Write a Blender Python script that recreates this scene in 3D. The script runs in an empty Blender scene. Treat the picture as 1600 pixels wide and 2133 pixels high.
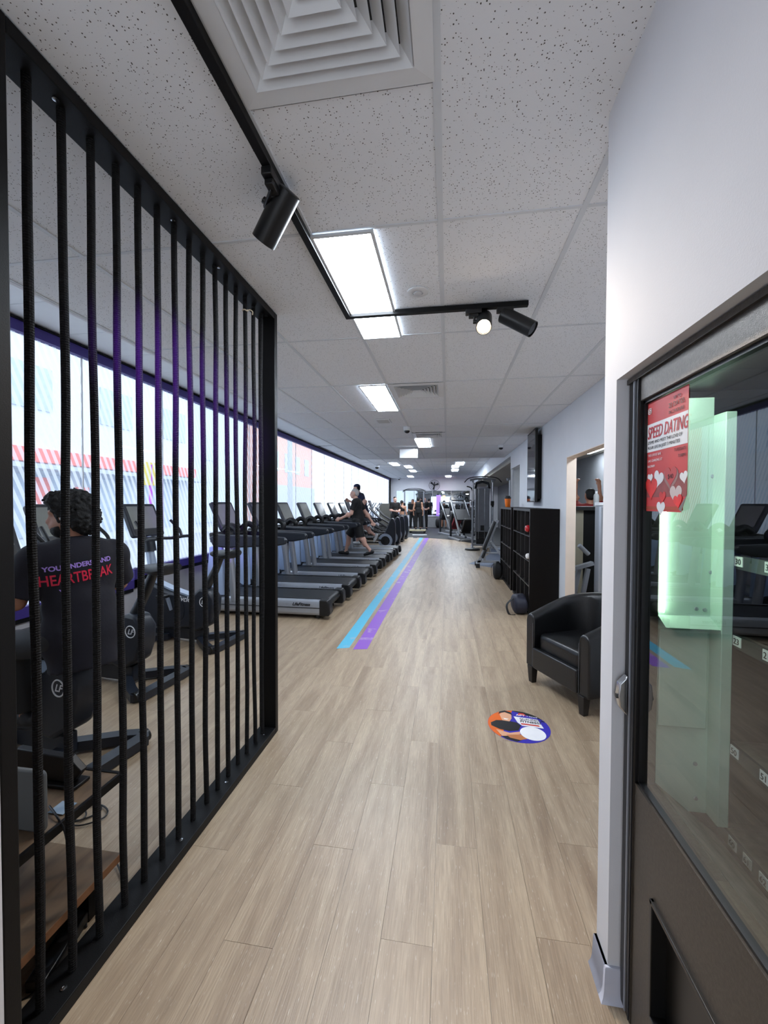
import bpy, bmesh, math, random
import numpy as np
from mathutils import Vector, Matrix, Euler
from mathutils.bvhtree import BVHTree
random.seed(7)
SC = bpy.context.scene
COL = SC.collection
PI = math.pi

# ------------------------------------------------------------------ camera, sky, exposure
CAM_H = 1.542
YAW, PITCH, ROLL, FPX = 0.154, 0.022, 0.0033, 849.47
cd = bpy.data.cameras.new('camera'); cam = bpy.data.objects.new('camera', cd); COL.objects.link(cam)
cd.sensor_fit = 'HORIZONTAL'; cd.sensor_width = 36.0; cd.lens = FPX / 1600 * 36.0
cd.clip_start = 0.02; cd.clip_end = 300
_f = Vector((-math.sin(YAW) * math.cos(PITCH), math.cos(YAW) * math.cos(PITCH), -math.sin(PITCH)))
_r0 = Vector((math.cos(YAW), math.sin(YAW), 0)); _u0 = _r0.cross(_f)
_r = _r0 * math.cos(ROLL) + _u0 * math.sin(ROLL); _u = -_r0 * math.sin(ROLL) + _u0 * math.cos(ROLL)
cam.matrix_world = Matrix(((_r.x, _u.x, -_f.x, 0), (_r.y, _u.y, -_f.y, 0), (_r.z, _u.z, -_f.z, CAM_H), (0, 0, 0, 1)))
SC.camera = cam
W = bpy.data.worlds.new('overcast_sky'); SC.world = W; W.use_nodes = True
bg = W.node_tree.nodes['Background']; bg.inputs[0].default_value = (0.80, 0.89, 1.0, 1); bg.inputs[1].default_value = 1.85
SC.view_settings.view_transform = 'Standard'; SC.view_settings.look = 'None'
SC.view_settings.exposure = 0.42; SC.view_settings.gamma = 1.0; SC.view_settings.use_curve_mapping = False
SC.cycles.max_bounces = 10; SC.cycles.diffuse_bounces = 6; SC.cycles.transparent_max_bounces = 16
SC.cycles.caustics_reflective = False; SC.cycles.caustics_refractive = False
SC.cycles.use_denoising = True; SC.cycles.sample_clamp_indirect = 6.0

def light(name, kind, loc, energy, color, target=None, **kw):
    d = bpy.data.lights.new(name, kind); d.energy = energy; d.color = color
    for k, v in kw.items(): setattr(d, k, v)
    o = bpy.data.objects.new(name, d); COL.objects.link(o); o.location = loc
    if target is not None: o.rotation_euler = (Vector(target) - Vector(loc)).to_track_quat('-Z', 'Y').to_euler()
    return o

# ------------------------------------------------------------------ materials (all procedural)
def lin(c):
    return tuple(((v / 255) / 12.92 if v <= 10.3 else ((v / 255 + 0.055) / 1.055) ** 2.4) for v in c)
MATS = {}
def nt_new(name):
    m = bpy.data.materials.new(name); m.use_nodes = True
    nt = m.node_tree; b = nt.nodes['Principled BSDF']
    return m, nt, b
def N(nt, typ, **kw):
    n = nt.nodes.new(typ)
    for k, v in kw.items(): setattr(n, k, v)
    return n
def mat(name, rgb, rough=0.5, metal=0.0, var=0.06, scale=8.0, bump=0.0, bscale=60.0, spec=0.5, coat=0.0, alpha=None, sheen=0.0):
    """a painted / moulded / woven surface: base colour with a little noise variation and optional fine relief"""
    if name in MATS: return MATS[name]
    m, nt, b = nt_new(name); L = nt.links
    c = lin(rgb)
    tc = N(nt, 'ShaderNodeTexCoord'); nz = N(nt, 'ShaderNodeTexNoise'); nz.inputs['Scale'].default_value = scale; nz.inputs['Detail'].default_value = 4
    L.new(tc.outputs['Object'], nz.inputs['Vector'])
    cr = N(nt, 'ShaderNodeValToRGB')
    cr.color_ramp.elements[0].position = 0.3; cr.color_ramp.elements[1].position = 0.7
    cr.color_ramp.elements[0].color = tuple(max(0, v * (1 - var)) for v in c) + (1,)
    cr.color_ramp.elements[1].color = tuple(min(1, v * (1 + var)) for v in c) + (1,)
    L.new(nz.outputs['Fac'], cr.inputs['Fac']); L.new(cr.outputs['Color'], b.inputs['Base Color'])
    b.inputs['Roughness'].default_value = rough; b.inputs['Metallic'].default_value = metal
    b.inputs['Specular IOR Level'].default_value = spec; b.inputs['Coat Weight'].default_value = coat
    b.inputs['Sheen Weight'].default_value = sheen
    if bump > 0:
        n2 = N(nt, 'ShaderNodeTexNoise'); n2.inputs['Scale'].default_value = bscale; n2.inputs['Detail'].default_value = 3
        L.new(tc.outputs['Object'], n2.inputs['Vector'])
        bp = N(nt, 'ShaderNodeBump'); bp.inputs['Strength'].default_value = bump; bp.inputs['Distance'].default_value = 0.01
        L.new(n2.outputs['Fac'], bp.inputs['Height']); L.new(bp.outputs['Normal'], b.inputs['Normal'])
    MATS[name] = m
    return m
def emit(name, rgb, strength):
    if name in MATS: return MATS[name]
    m, nt, b = nt_new(name)
    b.inputs['Base Color'].default_value = lin(rgb) + (1,)
    b.inputs['Emission Color'].default_value = lin(rgb) + (1,); b.inputs['Emission Strength'].default_value = strength
    MATS[name] = m
    return m
def glass(name, tint=(1, 1, 1), refl=0.10, rough=0.0):
    """thin sheet glass: clear transmission with a Fresnel-like mirror share"""
    if name in MATS: return MATS[name]
    m, nt, b = nt_new(name); L = nt.links; nt.nodes.remove(b)
    tr = N(nt, 'ShaderNodeBsdfTransparent'); tr.inputs[0].default_value = tint + (1,)
    gl = N(nt, 'ShaderNodeBsdfGlossy'); gl.inputs['Roughness'].default_value = rough
    fr = N(nt, 'ShaderNodeLayerWeight'); fr.inputs['Blend'].default_value = 0.5
    pw = N(nt, 'ShaderNodeMath', operation='POWER'); pw.inputs[1].default_value = 4.0; L.new(fr.outputs['Facing'], pw.inputs[0])
    ma = N(nt, 'ShaderNodeMath', operation='MULTIPLY_ADD'); ma.inputs[1].default_value = refl * 4; ma.inputs[2].default_value = refl * .4; L.new(pw.outputs[0], ma.inputs[0])
    mx = N(nt, 'ShaderNodeMixShader'); out = nt.nodes['Material Output']
    L.new(ma.outputs[0], mx.inputs[0]); L.new(tr.outputs[0], mx.inputs[1]); L.new(gl.outputs[0], mx.inputs[2]); L.new(mx.outputs[0], out.inputs[0])
    MATS[name] = m
    return m

def wood_floor():
    m, nt, b = nt_new('oak_vinyl_plank'); L = nt.links
    tc = N(nt, 'ShaderNodeTexCoord'); oi = N(nt, 'ShaderNodeObjectInfo'); ge = N(nt, 'ShaderNodeNewGeometry')
    ad = N(nt, 'ShaderNodeMath', operation='ADD'); L.new(oi.outputs['Random'], ad.inputs[0]); L.new(ge.outputs['Random Per Island'], ad.inputs[1])
    ml = N(nt, 'ShaderNodeMath', operation='MULTIPLY'); ml.inputs[1].default_value = 37.0; L.new(ad.outputs[0], ml.inputs[0])
    cb = N(nt, 'ShaderNodeCombineXYZ'); L.new(ml.outputs[0], cb.inputs[0]); L.new(ml.outputs[0], cb.inputs[1])
    va = N(nt, 'ShaderNodeVectorMath', operation='ADD'); L.new(tc.outputs['Object'], va.inputs[0]); L.new(cb.outputs[0], va.inputs[1])
    def noise(sx, sy, sc, det, dist=0.0):
        mp = N(nt, 'ShaderNodeMapping'); mp.inputs['Scale'].default_value = (sx, sy, 1); L.new(va.outputs[0], mp.inputs[0])
        n = N(nt, 'ShaderNodeTexNoise'); n.inputs['Scale'].default_value = sc; n.inputs['Detail'].default_value = det; n.inputs['Distortion'].default_value = dist
        L.new(mp.outputs[0], n.inputs['Vector']); return n
    fine = noise(190, 9, 1.0, 6); broad = noise(11, 0.9, 1.0, 4, .8); fleck = noise(260, 30, 1.0, 2)
    r1 = N(nt, 'ShaderNodeValToRGB'); e = r1.color_ramp.elements
    e[0].position = 0.28; e[0].color = lin((143, 121, 97)) + (1,); e[1].position = 0.68; e[1].color = lin((178, 158, 132)) + (1,)
    k = e.new(0.48); k.color = lin((163, 142, 117)) + (1,)
    L.new(broad.outputs['Fac'], r1.inputs['Fac'])
    r2 = N(nt, 'ShaderNodeValToRGB'); e = r2.color_ramp.elements
    e[0].position = 0.35; e[0].color = (0.76, 0.74, 0.72, 1); e[1].position = 0.62; e[1].color = (1.06, 1.05, 1.04, 1)
    L.new(fine.outputs['Fac'], r2.inputs['Fac'])
    mx = N(nt, 'ShaderNodeMix', data_type='RGBA', blend_type='MULTIPLY'); mx.inputs[0].default_value = 0.75
    L.new(r1.outputs[0], mx.inputs[6]); L.new(r2.outputs[0], mx.inputs[7])
    r3 = N(nt, 'ShaderNodeValToRGB'); e = r3.color_ramp.elements
    e[0].position = 0.66; e[0].color = (0, 0, 0, 1); e[1].position = 0.74; e[1].color = (0.55, 0.55, 0.55, 1)
    L.new(fleck.outputs['Fac'], r3.inputs['Fac'])
    m2 = N(nt, 'ShaderNodeMix', data_type='RGBA', blend_type='MIX'); L.new(r3.outputs[0], m2.inputs[0]); L.new(mx.outputs[2], m2.inputs[6]); m2.inputs[7].default_value = lin((226, 216, 200)) + (1,)
    # plank to plank tone
    rp = N(nt, 'ShaderNodeMapRange'); L.new(ad.outputs[0], rp.inputs[0]); rp.inputs[2].default_value = 2.0; rp.inputs[3].default_value = 0.96; rp.inputs[4].default_value = 1.03
    rp.inputs[1].default_value = 0.0
    vm = N(nt, 'ShaderNodeVectorMath', operation='SCALE'); L.new(m2.outputs[2], vm.inputs[0]); L.new(rp.outputs[0], vm.inputs['Scale'])
    L.new(vm.outputs[0], b.inputs['Base Color'])
    b.inputs['Roughness'].default_value = 0.40; b.inputs['Specular IOR Level'].default_value = 0.8
    bp = N(nt, 'ShaderNodeBump'); bp.inputs['Strength'].default_value = 0.25; bp.inputs['Distance'].default_value = 0.004
    L.new(fine.outputs['Fac'], bp.inputs['Height']); L.new(bp.outputs[0], b.inputs['Normal'])
    return m
def tile_mat():
    m, nt, b = nt_new('pinhole_ceiling_tile'); L = nt.links
    tc = N(nt, 'ShaderNodeTexCoord'); oi = N(nt, 'ShaderNodeObjectInfo')
    cb = N(nt, 'ShaderNodeCombineXYZ'); ml = N(nt, 'ShaderNodeMath', operation='MULTIPLY'); ml.inputs[1].default_value = 50
    L.new(oi.outputs['Random'], ml.inputs[0]); L.new(ml.outputs[0], cb.inputs[0]); L.new(ml.outputs[0], cb.inputs[1])
    va = N(nt, 'ShaderNodeVectorMath', operation='ADD'); L.new(tc.outputs['Object'], va.inputs[0]); L.new(cb.outputs[0], va.inputs[1])
    vo = N(nt, 'ShaderNodeTexVoronoi'); vo.inputs['Scale'].default_value = 135; L.new(va.outputs[0], vo.inputs['Vector'])
    nz = N(nt, 'ShaderNodeTexNoise'); nz.inputs['Scale'].default_value = 45; L.new(va.outputs[0], nz.inputs['Vector'])
    # hole radius varies from cell to cell; most cells have none
    sx = N(nt, 'ShaderNodeSeparateColor'); L.new(vo.outputs['Color'], sx.inputs[0])
    mr = N(nt, 'ShaderNodeMapRange'); L.new(sx.outputs[0], mr.inputs[0]); mr.inputs[1].default_value = 0.25; mr.inputs[2].default_value = 1.0; mr.inputs[3].default_value = 0.0; mr.inputs[4].default_value = 0.31
    lt = N(nt, 'ShaderNodeMath', operation='LESS_THAN'); L.new(vo.outputs['Distance'], lt.inputs[0]); L.new(mr.outputs[0], lt.inputs[1])
    mx = N(nt, 'ShaderNodeMix', data_type='RGBA'); L.new(lt.outputs[0], mx.inputs[0])
    mx.inputs[6].default_value = lin((238, 240, 243)) + (1,); mx.inputs[7].default_value = lin((96, 92, 90)) + (1,)
    L.new(mx.outputs[2], b.inputs['Base Color']); b.inputs['Roughness'].default_value = 0.9; b.inputs['Specular IOR Level'].default_value = 0.1
    return m
def film_mat():
    """window film: slanting frosted bands, clear between"""
    m, nt, b = nt_new('striped_window_film'); L = nt.links; nt.nodes.remove(b)
    tc = N(nt, 'ShaderNodeTexCoord'); sp = N(nt, 'ShaderNodeSeparateXYZ'); L.new(tc.outputs['Object'], sp.inputs[0])
    a = N(nt, 'ShaderNodeMath', operation='MULTIPLY_ADD'); L.new(sp.outputs['Z'], a.inputs[0]); a.inputs[1].default_value = 0.42; L.new(sp.outputs['Y'], a.inputs[2])
    s = N(nt, 'ShaderNodeMath', operation='MULTIPLY'); L.new(a.outputs[0], s.inputs[0]); s.inputs[1].default_value = 13.0
    fr = N(nt, 'ShaderNodeMath', operation='FRACT'); L.new(s.outputs[0], fr.inputs[0])
    gt = N(nt, 'ShaderNodeMath', operation='GREATER_THAN'); L.new(fr.outputs[0], gt.inputs[0]); gt.inputs[1].default_value = 0.5
    mr = N(nt, 'ShaderNodeMapRange'); L.new(gt.outputs[0], mr.inputs[0]); mr.inputs[3].default_value = 0.10; mr.inputs[4].default_value = 0.62
    tr = N(nt, 'ShaderNodeBsdfTransparent'); tl = N(nt, 'ShaderNodeBsdfTranslucent'); tl.inputs[0].default_value = (0.93, 0.95, 1.0, 1)
    mx = N(nt, 'ShaderNodeMixShader'); L.new(mr.outputs[0], mx.inputs[0]); L.new(tr.outputs[0], mx.inputs[1]); L.new(tl.outputs[0], mx.inputs[2])
    L.new(mx.outputs[0], nt.nodes['Material Output'].inputs[0])
    return m
def rope_mat():
    m, nt, b = nt_new('braided_black_rope'); L = nt.links
    tc = N(nt, 'ShaderNodeTexCoord'); w = N(nt, 'ShaderNodeTexWave', wave_type='BANDS', bands_direction='Z'); w.inputs['Scale'].default_value = 42; w.inputs['Distortion'].default_value = 2.5; w.inputs['Detail Scale'].default_value = 6
    L.new(tc.outputs['Object'], w.inputs['Vector'])
    bp = N(nt, 'ShaderNodeBump'); bp.inputs['Strength'].default_value = 0.7; bp.inputs['Distance'].default_value = 0.004
    L.new(w.outputs['Fac'], bp.inputs['Height']); L.new(bp.outputs[0], b.inputs['Normal'])
    cr = N(nt, 'ShaderNodeValToRGB'); cr.color_ramp.elements[0].color = lin((9, 9, 10)) + (1,); cr.color_ramp.elements[1].color = lin((26, 25, 26)) + (1,)
    L.new(w.outputs['Fac'], cr.inputs['Fac']); L.new(cr.outputs[0], b.inputs['Base Color']); b.inputs['Roughness'].default_value = 0.75; b.inputs['Specular IOR Level'].default_value = 0.25
    return m
def wood_mat(name, c1, c2, sx=30, sy=2, rough=0.5):
    if name in MATS: return MATS[name]
    m, nt, b = nt_new(name); L = nt.links
    tc = N(nt, 'ShaderNodeTexCoord'); mp = N(nt, 'ShaderNodeMapping'); mp.inputs['Scale'].default_value = (sx, sy, sx); L.new(tc.outputs['Object'], mp.inputs[0])
    n = N(nt, 'ShaderNodeTexNoise'); n.inputs['Scale'].default_value = 1; n.inputs['Detail'].default_value = 6; n.inputs['Distortion'].default_value = 0.8; L.new(mp.outputs[0], n.inputs['Vector'])
    cr = N(nt, 'ShaderNodeValToRGB'); cr.color_ramp.elements[0].position = .3; cr.color_ramp.elements[1].position = .7
    cr.color_ramp.elements[0].color = lin(c1) + (1,); cr.color_ramp.elements[1].color = lin(c2) + (1,)
    L.new(n.outputs['Fac'], cr.inputs['Fac']); L.new(cr.outputs[0], b.inputs['Base Color']); b.inputs['Roughness'].default_value = rough
    MATS[name] = m
    return m
M_PLANK = wood_floor(); M_TILE = tile_mat(); M_FILM = film_mat(); M_ROPE = rope_mat()
M_TBAR = mat('grid_bar_grey_white', (216, 220, 224), 0.5, var=.02)
M_WALL = mat('white_wall_paint', (226, 226, 230), 0.75, var=.02, scale=3, bump=.05, bscale=300)
M_WALL2 = mat('white_wall_paint_cool', (224, 228, 234), 0.75, var=.02, scale=3)
M_PEACH = mat('warm_light_reveal', (244, 226, 210), 0.7, var=.03)  # warm light from the side room put into the reveal colour
M_BLACKM = mat('black_powder_coat', (9, 9, 10), 0.5, var=.15, scale=20, bump=.08, bscale=400, spec=.22)
M_BLACKP = mat('black_plastic', (12, 12, 14), 0.42, var=.1)
M_DGREY = mat('dark_grey_plastic', (34, 36, 40), 0.4, var=.08)
M_SILVER = mat('silver_painted_metal', (168, 172, 180), 0.35, 0.55, var=.05)
M_SILVERB = mat('silver_blue_plastic', (158, 170, 188), 0.35, 0.35, var=.05)
M_CHROME = mat('polished_steel', (205, 207, 210), 0.2, 1.0, var=.03)
M_PURPLE = mat('purple_window_paint', (62, 46, 128), 0.5, var=.05)
M_LINO = mat('grey_dark_floor', (90, 92, 94), 0.6, var=.1)
M_RUBBER = mat('black_rubber_floor', (42, 43, 45), 0.7, var=.25, scale=60, bump=.1, bscale=200)
M_GLASSW = glass('window_glass', (0.97, 0.99, 1.0), 0.06)
M_SCREEN = mat('dark_display_glass', (40, 42, 44), 0.12, var=.05, spec=.7)
M_BELT = mat('black_running_belt', (18, 19, 21), 0.5, var=.2, scale=40, bump=.1, bscale=300)
M_LEATHER = mat('black_leatherette', (11, 12, 14), 0.34, var=.15, scale=14, bump=.12, bscale=180, spec=.6)
M_WHITE = mat('white_plastic', (226, 228, 230), 0.4, var=.02)
M_PANEL = emit('led_panel_glow', (232, 243, 255), 38.0)

# ------------------------------------------------------------------ geometry helpers
class MB:
    """collects shapes and links them as ONE mesh object"""
    def __init__(s): s.v = []; s.f = []; s.m = []
    def add(s, verts, faces, mi=0, T=None):
        o = len(s.v)
        for p in verts:
            p = Vector(p); s.v.append(tuple(T @ p) if T is not None else tuple(p))
        for f in faces: s.f.append(tuple(i + o for i in f)); s.m.append(mi)
        return s
    def box(s, x0, x1, y0, y1, z0, z1, mi=0, T=None):
        v = [(x0, y0, z0), (x1, y0, z0), (x1, y1, z0), (x0, y1, z0), (x0, y0, z1), (x1, y0, z1), (x1, y1, z1), (x0, y1, z1)]
        return s.add(v, [(3, 2, 1, 0), (4, 5, 6, 7), (0, 1, 5, 4), (1, 2, 6, 5), (2, 3, 7, 6), (3, 0, 4, 7)], mi, T)
    def rings(s, rings, closed=False, caps=True, mi=0, T=None):
        n = len(rings[0]); v = [p for r in rings for p in r]; f = []
        k = len(rings)
        for a in range(k if closed else k - 1):
            b = (a + 1) % k
            for i in range(n):
                j = (i + 1) % n
                f.append((a * n + i, a * n + j, b * n + j, b * n + i))
        if caps and not closed:
            f.append(tuple(range(n - 1, -1, -1))); f.append(tuple(range((k - 1) * n, k * n)))
        return s.add(v, f, mi, T)
    def tube(s, pts, r, n=8, closed=False, caps=True, mi=0, T=None, flat=None):
        """sweep a circle (or a flat=(w,h) rectangle) along pts; r a number or one per point"""
        P = [Vector(p) for p in pts]; K = len(P)
        rr = r if isinstance(r, (list, tuple)) else [r] * K
        tang = []
        for i in range(K):
            a = P[(i - 1) % K] if (closed or i > 0) else P[0]; b = P[(i + 1) % K] if (closed or i < K - 1) else P[-1]
            t = (b - a); tang.append(t.normalized() if t.length > 1e-9 else Vector((0, 0, 1)))
        ref = Vector((0, 0, 1)) if abs(tang[0].z) < 0.9 else Vector((1, 0, 0))
        u = (ref - tang[0] * ref.dot(tang[0])).normalized(); rings = []
        for i in range(K):
            if i > 0:
                q = tang[i - 1].rotation_difference(tang[i]); u = q @ u
                u = (u - tang[i] * u.dot(tang[i])).normalized()
            w = tang[i].cross(u)
            if flat:
                a, b = flat[0] / 2, flat[1] / 2
                rings.append([P[i] + w * sx * a + u * sy * b for sx, sy in ((-1, -1), (1, -1), (1, 1), (-1, 1))])
            else:
                rings.append([P[i] + (u * math.cos(2 * PI * k / n) + w * math.sin(2 * PI * k / n)) * rr[i] for k in range(n)])
        return s.rings(rings, closed, caps, mi, T)
    def prism(s, poly, d0, d1, plane='xz', mi=0, T=None):
        """extrude a polygon; plane xz extrudes along y, xy along z, yz along x"""
        def P(a, b, d): return {'xz': (a, d, b), 'xy': (a, b, d), 'yz': (d, a, b)}[plane]
        return s.rings([[P(a, b, d0) for a, b in poly], [P(a, b, d1) for a, b in poly]], False, True, mi, T)
    def lathe(s, prof, n=24, T=None, mi=0):
        rings = [[(max(r, 1e-4) * math.cos(2 * PI * k / n), max(r, 1e-4) * math.sin(2 * PI * k / n), z) for k in range(n)] for r, z in prof]
        return s.rings(rings, False, True, mi, T)
    def cyl(s, a, b, r, n=16, mi=0, T=None): return s.tube([a, b], r, n, mi=mi, T=T)
    def ell(s, c, r, nu=16, nv=10, T=None, mi=0):
        prof = []
        rings = []
        for j in range(nv + 1):
            t = PI * j / nv; z = -math.cos(t); q = max(math.sin(t), 1e-3)
            rings.append([(c[0] + r[0] * q * math.cos(2 * PI * k / nu), c[1] + r[1] * q * math.sin(2 * PI * k / nu), c[2] + r[2] * z) for k in range(nu)])
        return s.rings(rings, False, True, mi, T)
    def rbox(s, x0, x1, y0, y1, z0, z1, r, plane='xy', n=4, mi=0, T=None):
        """box with rounded corners in one plane"""
        def rr(a0, a1, b0, b1):
            q = []
            for cx, cy, t0 in ((a1 - r, b1 - r, 0), (a0 + r, b1 - r, PI / 2), (a0 + r, b0 + r, PI), (a1 - r, b0 + r, 1.5 * PI)):
                for k in range(n + 1): q.append((cx + r * math.cos(t0 + PI / 2 * k / n), cy + r * math.sin(t0 + PI / 2 * k / n)))
            return q
        if plane == 'xy': return s.prism(rr(x0, x1, y0, y1), z0, z1, 'xy', mi, T)
        if plane == 'xz': return s.prism(rr(x0, x1, z0, z1), y0, y1, 'xz', mi, T)
        return s.prism(rr(y0, y1, z0, z1), x0, x1, 'yz', mi, T)
    def mesh(s, name, mats, smooth=0.6):
        me = bpy.data.meshes.new(name); me.from_pydata(s.v, [], s.f)
        for m in (mats if isinstance(mats, (list, tuple)) else [mats]): me.materials.append(m)
        if any(s.m): me.polygons.foreach_set('material_index', s.m)
        bm = bmesh.new(); bm.from_mesh(me); bmesh.ops.recalc_face_normals(bm, faces=bm.faces); bm.to_mesh(me); bm.free()
        if smooth:
            me.polygons.foreach_set('use_smooth', [True] * len(me.polygons)); me.set_sharp_from_angle(angle=smooth)
        me.update()
        return me
    def build(s, name, mats, parent=None, bevel=0.0, smooth=0.6, loc=None, rot=None, seg=2, sub=0):
        return link(name, s.mesh(name, mats, smooth), parent, bevel, loc, rot, seg, sub)
def link(name, me, parent=None, bevel=0.0, loc=None, rot=None, seg=2, sub=0):
    o = bpy.data.objects.new(name, me); COL.objects.link(o)
    if parent is not None: o.parent = parent
    if loc is not None: o.location = loc
    if rot is not None: o.rotation_euler = rot
    if bevel > 0:
        b = o.modifiers.new('bevel', 'BEVEL'); b.width = bevel; b.segments = seg; b.limit_method = 'ANGLE'; b.angle_limit = 0.7
    if sub:
        m = o.modifiers.new('sub', 'SUBSURF'); m.levels = sub; m.render_levels = sub
    return o
def tag(o, label, cat, group=None):
    o['label'] = label; o['category'] = cat
    if group: o['group'] = group
    return o
def thing(name, label, cat, loc=(0, 0, 0), rz=0.0, group=None):
    o = bpy.data.objects.new(name, None); COL.objects.link(o); o.location = loc; o.rotation_euler = (0, 0, rz)
    o.empty_display_size = 0.1
    return tag(o, label, cat, group)
def struct(o): o['kind'] = 'structure'; return o
def dup(root, loc=None, rz=None, label=None):
    r = root.copy(); COL.objects.link(r)
    if loc is not None: r.location = loc
    if rz is not None: r.rotation_euler = (0, 0, rz)
    if label: r['label'] = label
    for ch in list(root.children):
        c = ch.copy(); COL.objects.link(c); c.parent = r
        for g in list(ch.children):
            d = g.copy(); COL.objects.link(d); d.parent = c
    return r
def sstep(pts, n=6):
    """Catmull-Rom through pts"""
    P = [Vector(p) for p in pts]; out = []
    for i in range(len(P) - 1):
        p0 = P[max(i - 1, 0)]; p1 = P[i]; p2 = P[i + 1]; p3 = P[min(i + 2, len(P) - 1)]
        for k in range(n):
            t = k / n
            out.append(0.5 * ((2 * p1) + (p2 - p0) * t + (2 * p0 - 5 * p1 + 4 * p2 - p3) * t * t + (3 * p1 - p0 - 3 * p2 + p3) * t ** 3))
    out.append(P[-1]); return out
def text(body, size, material, parent, loc, rot, name='lettering', ext=0.0006, align='LEFT', shear=0.0, sx=1.0, bold=0.0, space=1.0):
    c = bpy.data.curves.new(name, 'FONT'); c.body = body; c.size = size; c.extrude = ext; c.align_x = align; c.shear = shear; c.offset = bold; c.space_character = space
    c.resolution_u = 3
    c.materials.append(material)
    o = bpy.data.objects.new(name, c); COL.objects.link(o); o.parent = parent; o.location = loc; o.rotation_euler = rot; o.scale = (sx, 1, 1)
    TEXTS.append(o)
    return o
TEXTS = []
def bake_texts():
    """lettering becomes plain mesh"""
    dg = bpy.context.evaluated_depsgraph_get(); done = {}
    for o in TEXTS:
        cu = o.data
        if cu.name not in done:
            done[cu.name] = bpy.data.meshes.new_from_object(o.evaluated_get(dg), depsgraph=dg)
        n = bpy.data.objects.new('lettering', done[cu.name]); COL.objects.link(n)
        n.parent = o.parent; n.location = o.location; n.rotation_euler = o.rotation_euler; n.scale = o.scale
        n.name = 'lettering'
    for o in TEXTS: bpy.data.objects.remove(o, do_unlink=True)
    TEXTS.clear()
def rotm(rx=0, ry=0, rz=0, loc=(0, 0, 0)):
    return Matrix.Translation(loc) @ Euler((rx, ry, rz)).to_matrix().to_4x4()

# ------------------------------------------------------------------ the room
ZC, ZR = 2.787, 3.177            # lower and raised ceiling
XW, XR, XN = -3.80, 1.52, 0.505  # window wall, right wall, near right wall
YF, YB, YSTEP = 27.0, -2.6, 11.442
GX0, GY0 = -0.0386, 1.842        # ceiling grid origin
# floor slab with vinyl planks laid on it
floor = struct(MB().box(XW - .2, 4.2, YB, YF + .2, -0.12, -0.006).build('floor', M_LINO, smooth=0))
PW, PL = 0.182, 1.22
pm = MB().box(-PW / 2 + .0005, PW / 2 - .0005, -PL / 2 + .0005, PL / 2 - .0005, -0.006, 0).mesh('plank', M_PLANK, 0)
cells = []
for i in range(-22, 24):
    off = (i * 0.437) % PL
    for j in range(-4, 17):
        x = i * PW + 0.05; y = j * PL + off
        if x < XW + .05 or x > 4.1 or y < YB or y > 18.4: continue
        if x > 1.45 and (y < 4.2 or y > 9): continue
        d = math.hypot(x, y + .6) + (6 if y < 0.3 else 0) + (3 if x > .6 and y < 1.4 else 0) + (1.0 if x < -1.3 else 0)
        cells.append((d, x, y))
cells.sort()
for d, x, y in cells[:295]: link('plank', pm, floor, loc=(x, y, 0))
rest = MB()
for d, x, y in cells[295:]: rest.box(x - PW / 2 + .0005, x + PW / 2 - .0005, y - PL / 2 + .0005, y + PL / 2 - .0005, -0.006, 0)
o = rest.build('planks_beyond', M_PLANK, floor, smooth=0); o['kind'] = 'stuff'
rub = MB(); edge = [(XW, 18.5), (-2.2, 18.45), (-1.2, 18.25), (-.6, 18.0), (0, 17.6), (.5, 17.0), (.9, 16.2), (1.2, 15.4), (4.1, 15.2), (4.1, YF), (XW, YF)]
rub.prism(edge, -0.004, 0.004, 'xy').build('rubber_mat', M_RUBBER, floor, smooth=0)
gl = MB().prism([(0.55, 10.6), (.95, 11.6), (1.3, 12.8), (1.5, 14.6), (4.1, 14.6), (4.1, 8.9), (1.56, 8.9), (1.2, 9.9)], -0.004, 0.002, 'xy').build('blue_mat', mat('blue_grey_rubber_mat', (128, 138, 158), .6), floor, smooth=0)

# ceilings: slab, grid bars, tiles
ceil = struct(MB().box(-2.44, XR + .1, YB, YSTEP, ZC + .03, ZR + .1).build('ceiling', M_WALL, smooth=0))
tile_cache = {}
def tile(x0, x1, y0, y1, z):
    k = (round(x1 - x0, 3), round(y1 - y0, 3))
    if k not in tile_cache:
        a, b = k[0] / 2 - .004, k[1] / 2 - .004
        tile_cache[k] = MB().box(-a, a, -b, b, 0, .014).mesh('ceiling_tile', M_TILE, 0)
    link('ceiling_tile', tile_cache[k], ceil, loc=((x0 + x1) / 2, (y0 + y1) / 2, z + .003))
ks = list(range(-4, 3))
for k in ks:
    for j in range(-4, 8):
        x0, x1 = GX0 + .6 * k, min(GX0 + .6 * (k + 1), XR); y0, y1 = GY0 + 1.2 * j, GY0 + 1.2 * (j + 1)
        if k >= 1 and j < -1: continue
        if k == 2 and j < 0: continue
        if k == -1 and j == -1: y0 += .6
        elif k == -1 and j == 2: y0 += .6
        elif k == -1 and j == 4: y1 -= .6
        tile(x0, x1, y0, y1, ZC)
barL = MB().box(-.012, .012, YB, YSTEP, 0, .03).mesh('grid_bar', M_TBAR, 0)
for k in range(-4, 3): link('grid_bar', barL, ceil, loc=(GX0 + .6 * k, 0, ZC - .002)) if k < 1 else None
barR = MB().box(-.012, .012, 1.44, YSTEP, 0, .03).mesh('grid_bar', M_TBAR, 0)
for k in (1, 2): link('grid_bar', barR, ceil, loc=(GX0 + .6 * k, 0, ZC - .002))
barC = MB().box(-2.44, XR, -.0075, .0075, 0, .03).mesh('grid_bar', M_TBAR, 0)
barCn = MB().box(-2.44, XN, -.0075, .0075, 0, .03).mesh('grid_bar', M_TBAR, 0)
for j in range(-3, 9): link('grid_bar', barC if j >= 0 else barCn, ceil, loc=(0, GY0 + 1.2 * j, ZC - .0015))
MB().box(-2.47, -2.44, YB, YSTEP, ZC - .004, ZR).build('ceiling_step', M_WALL, ceil, smooth=0)
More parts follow.
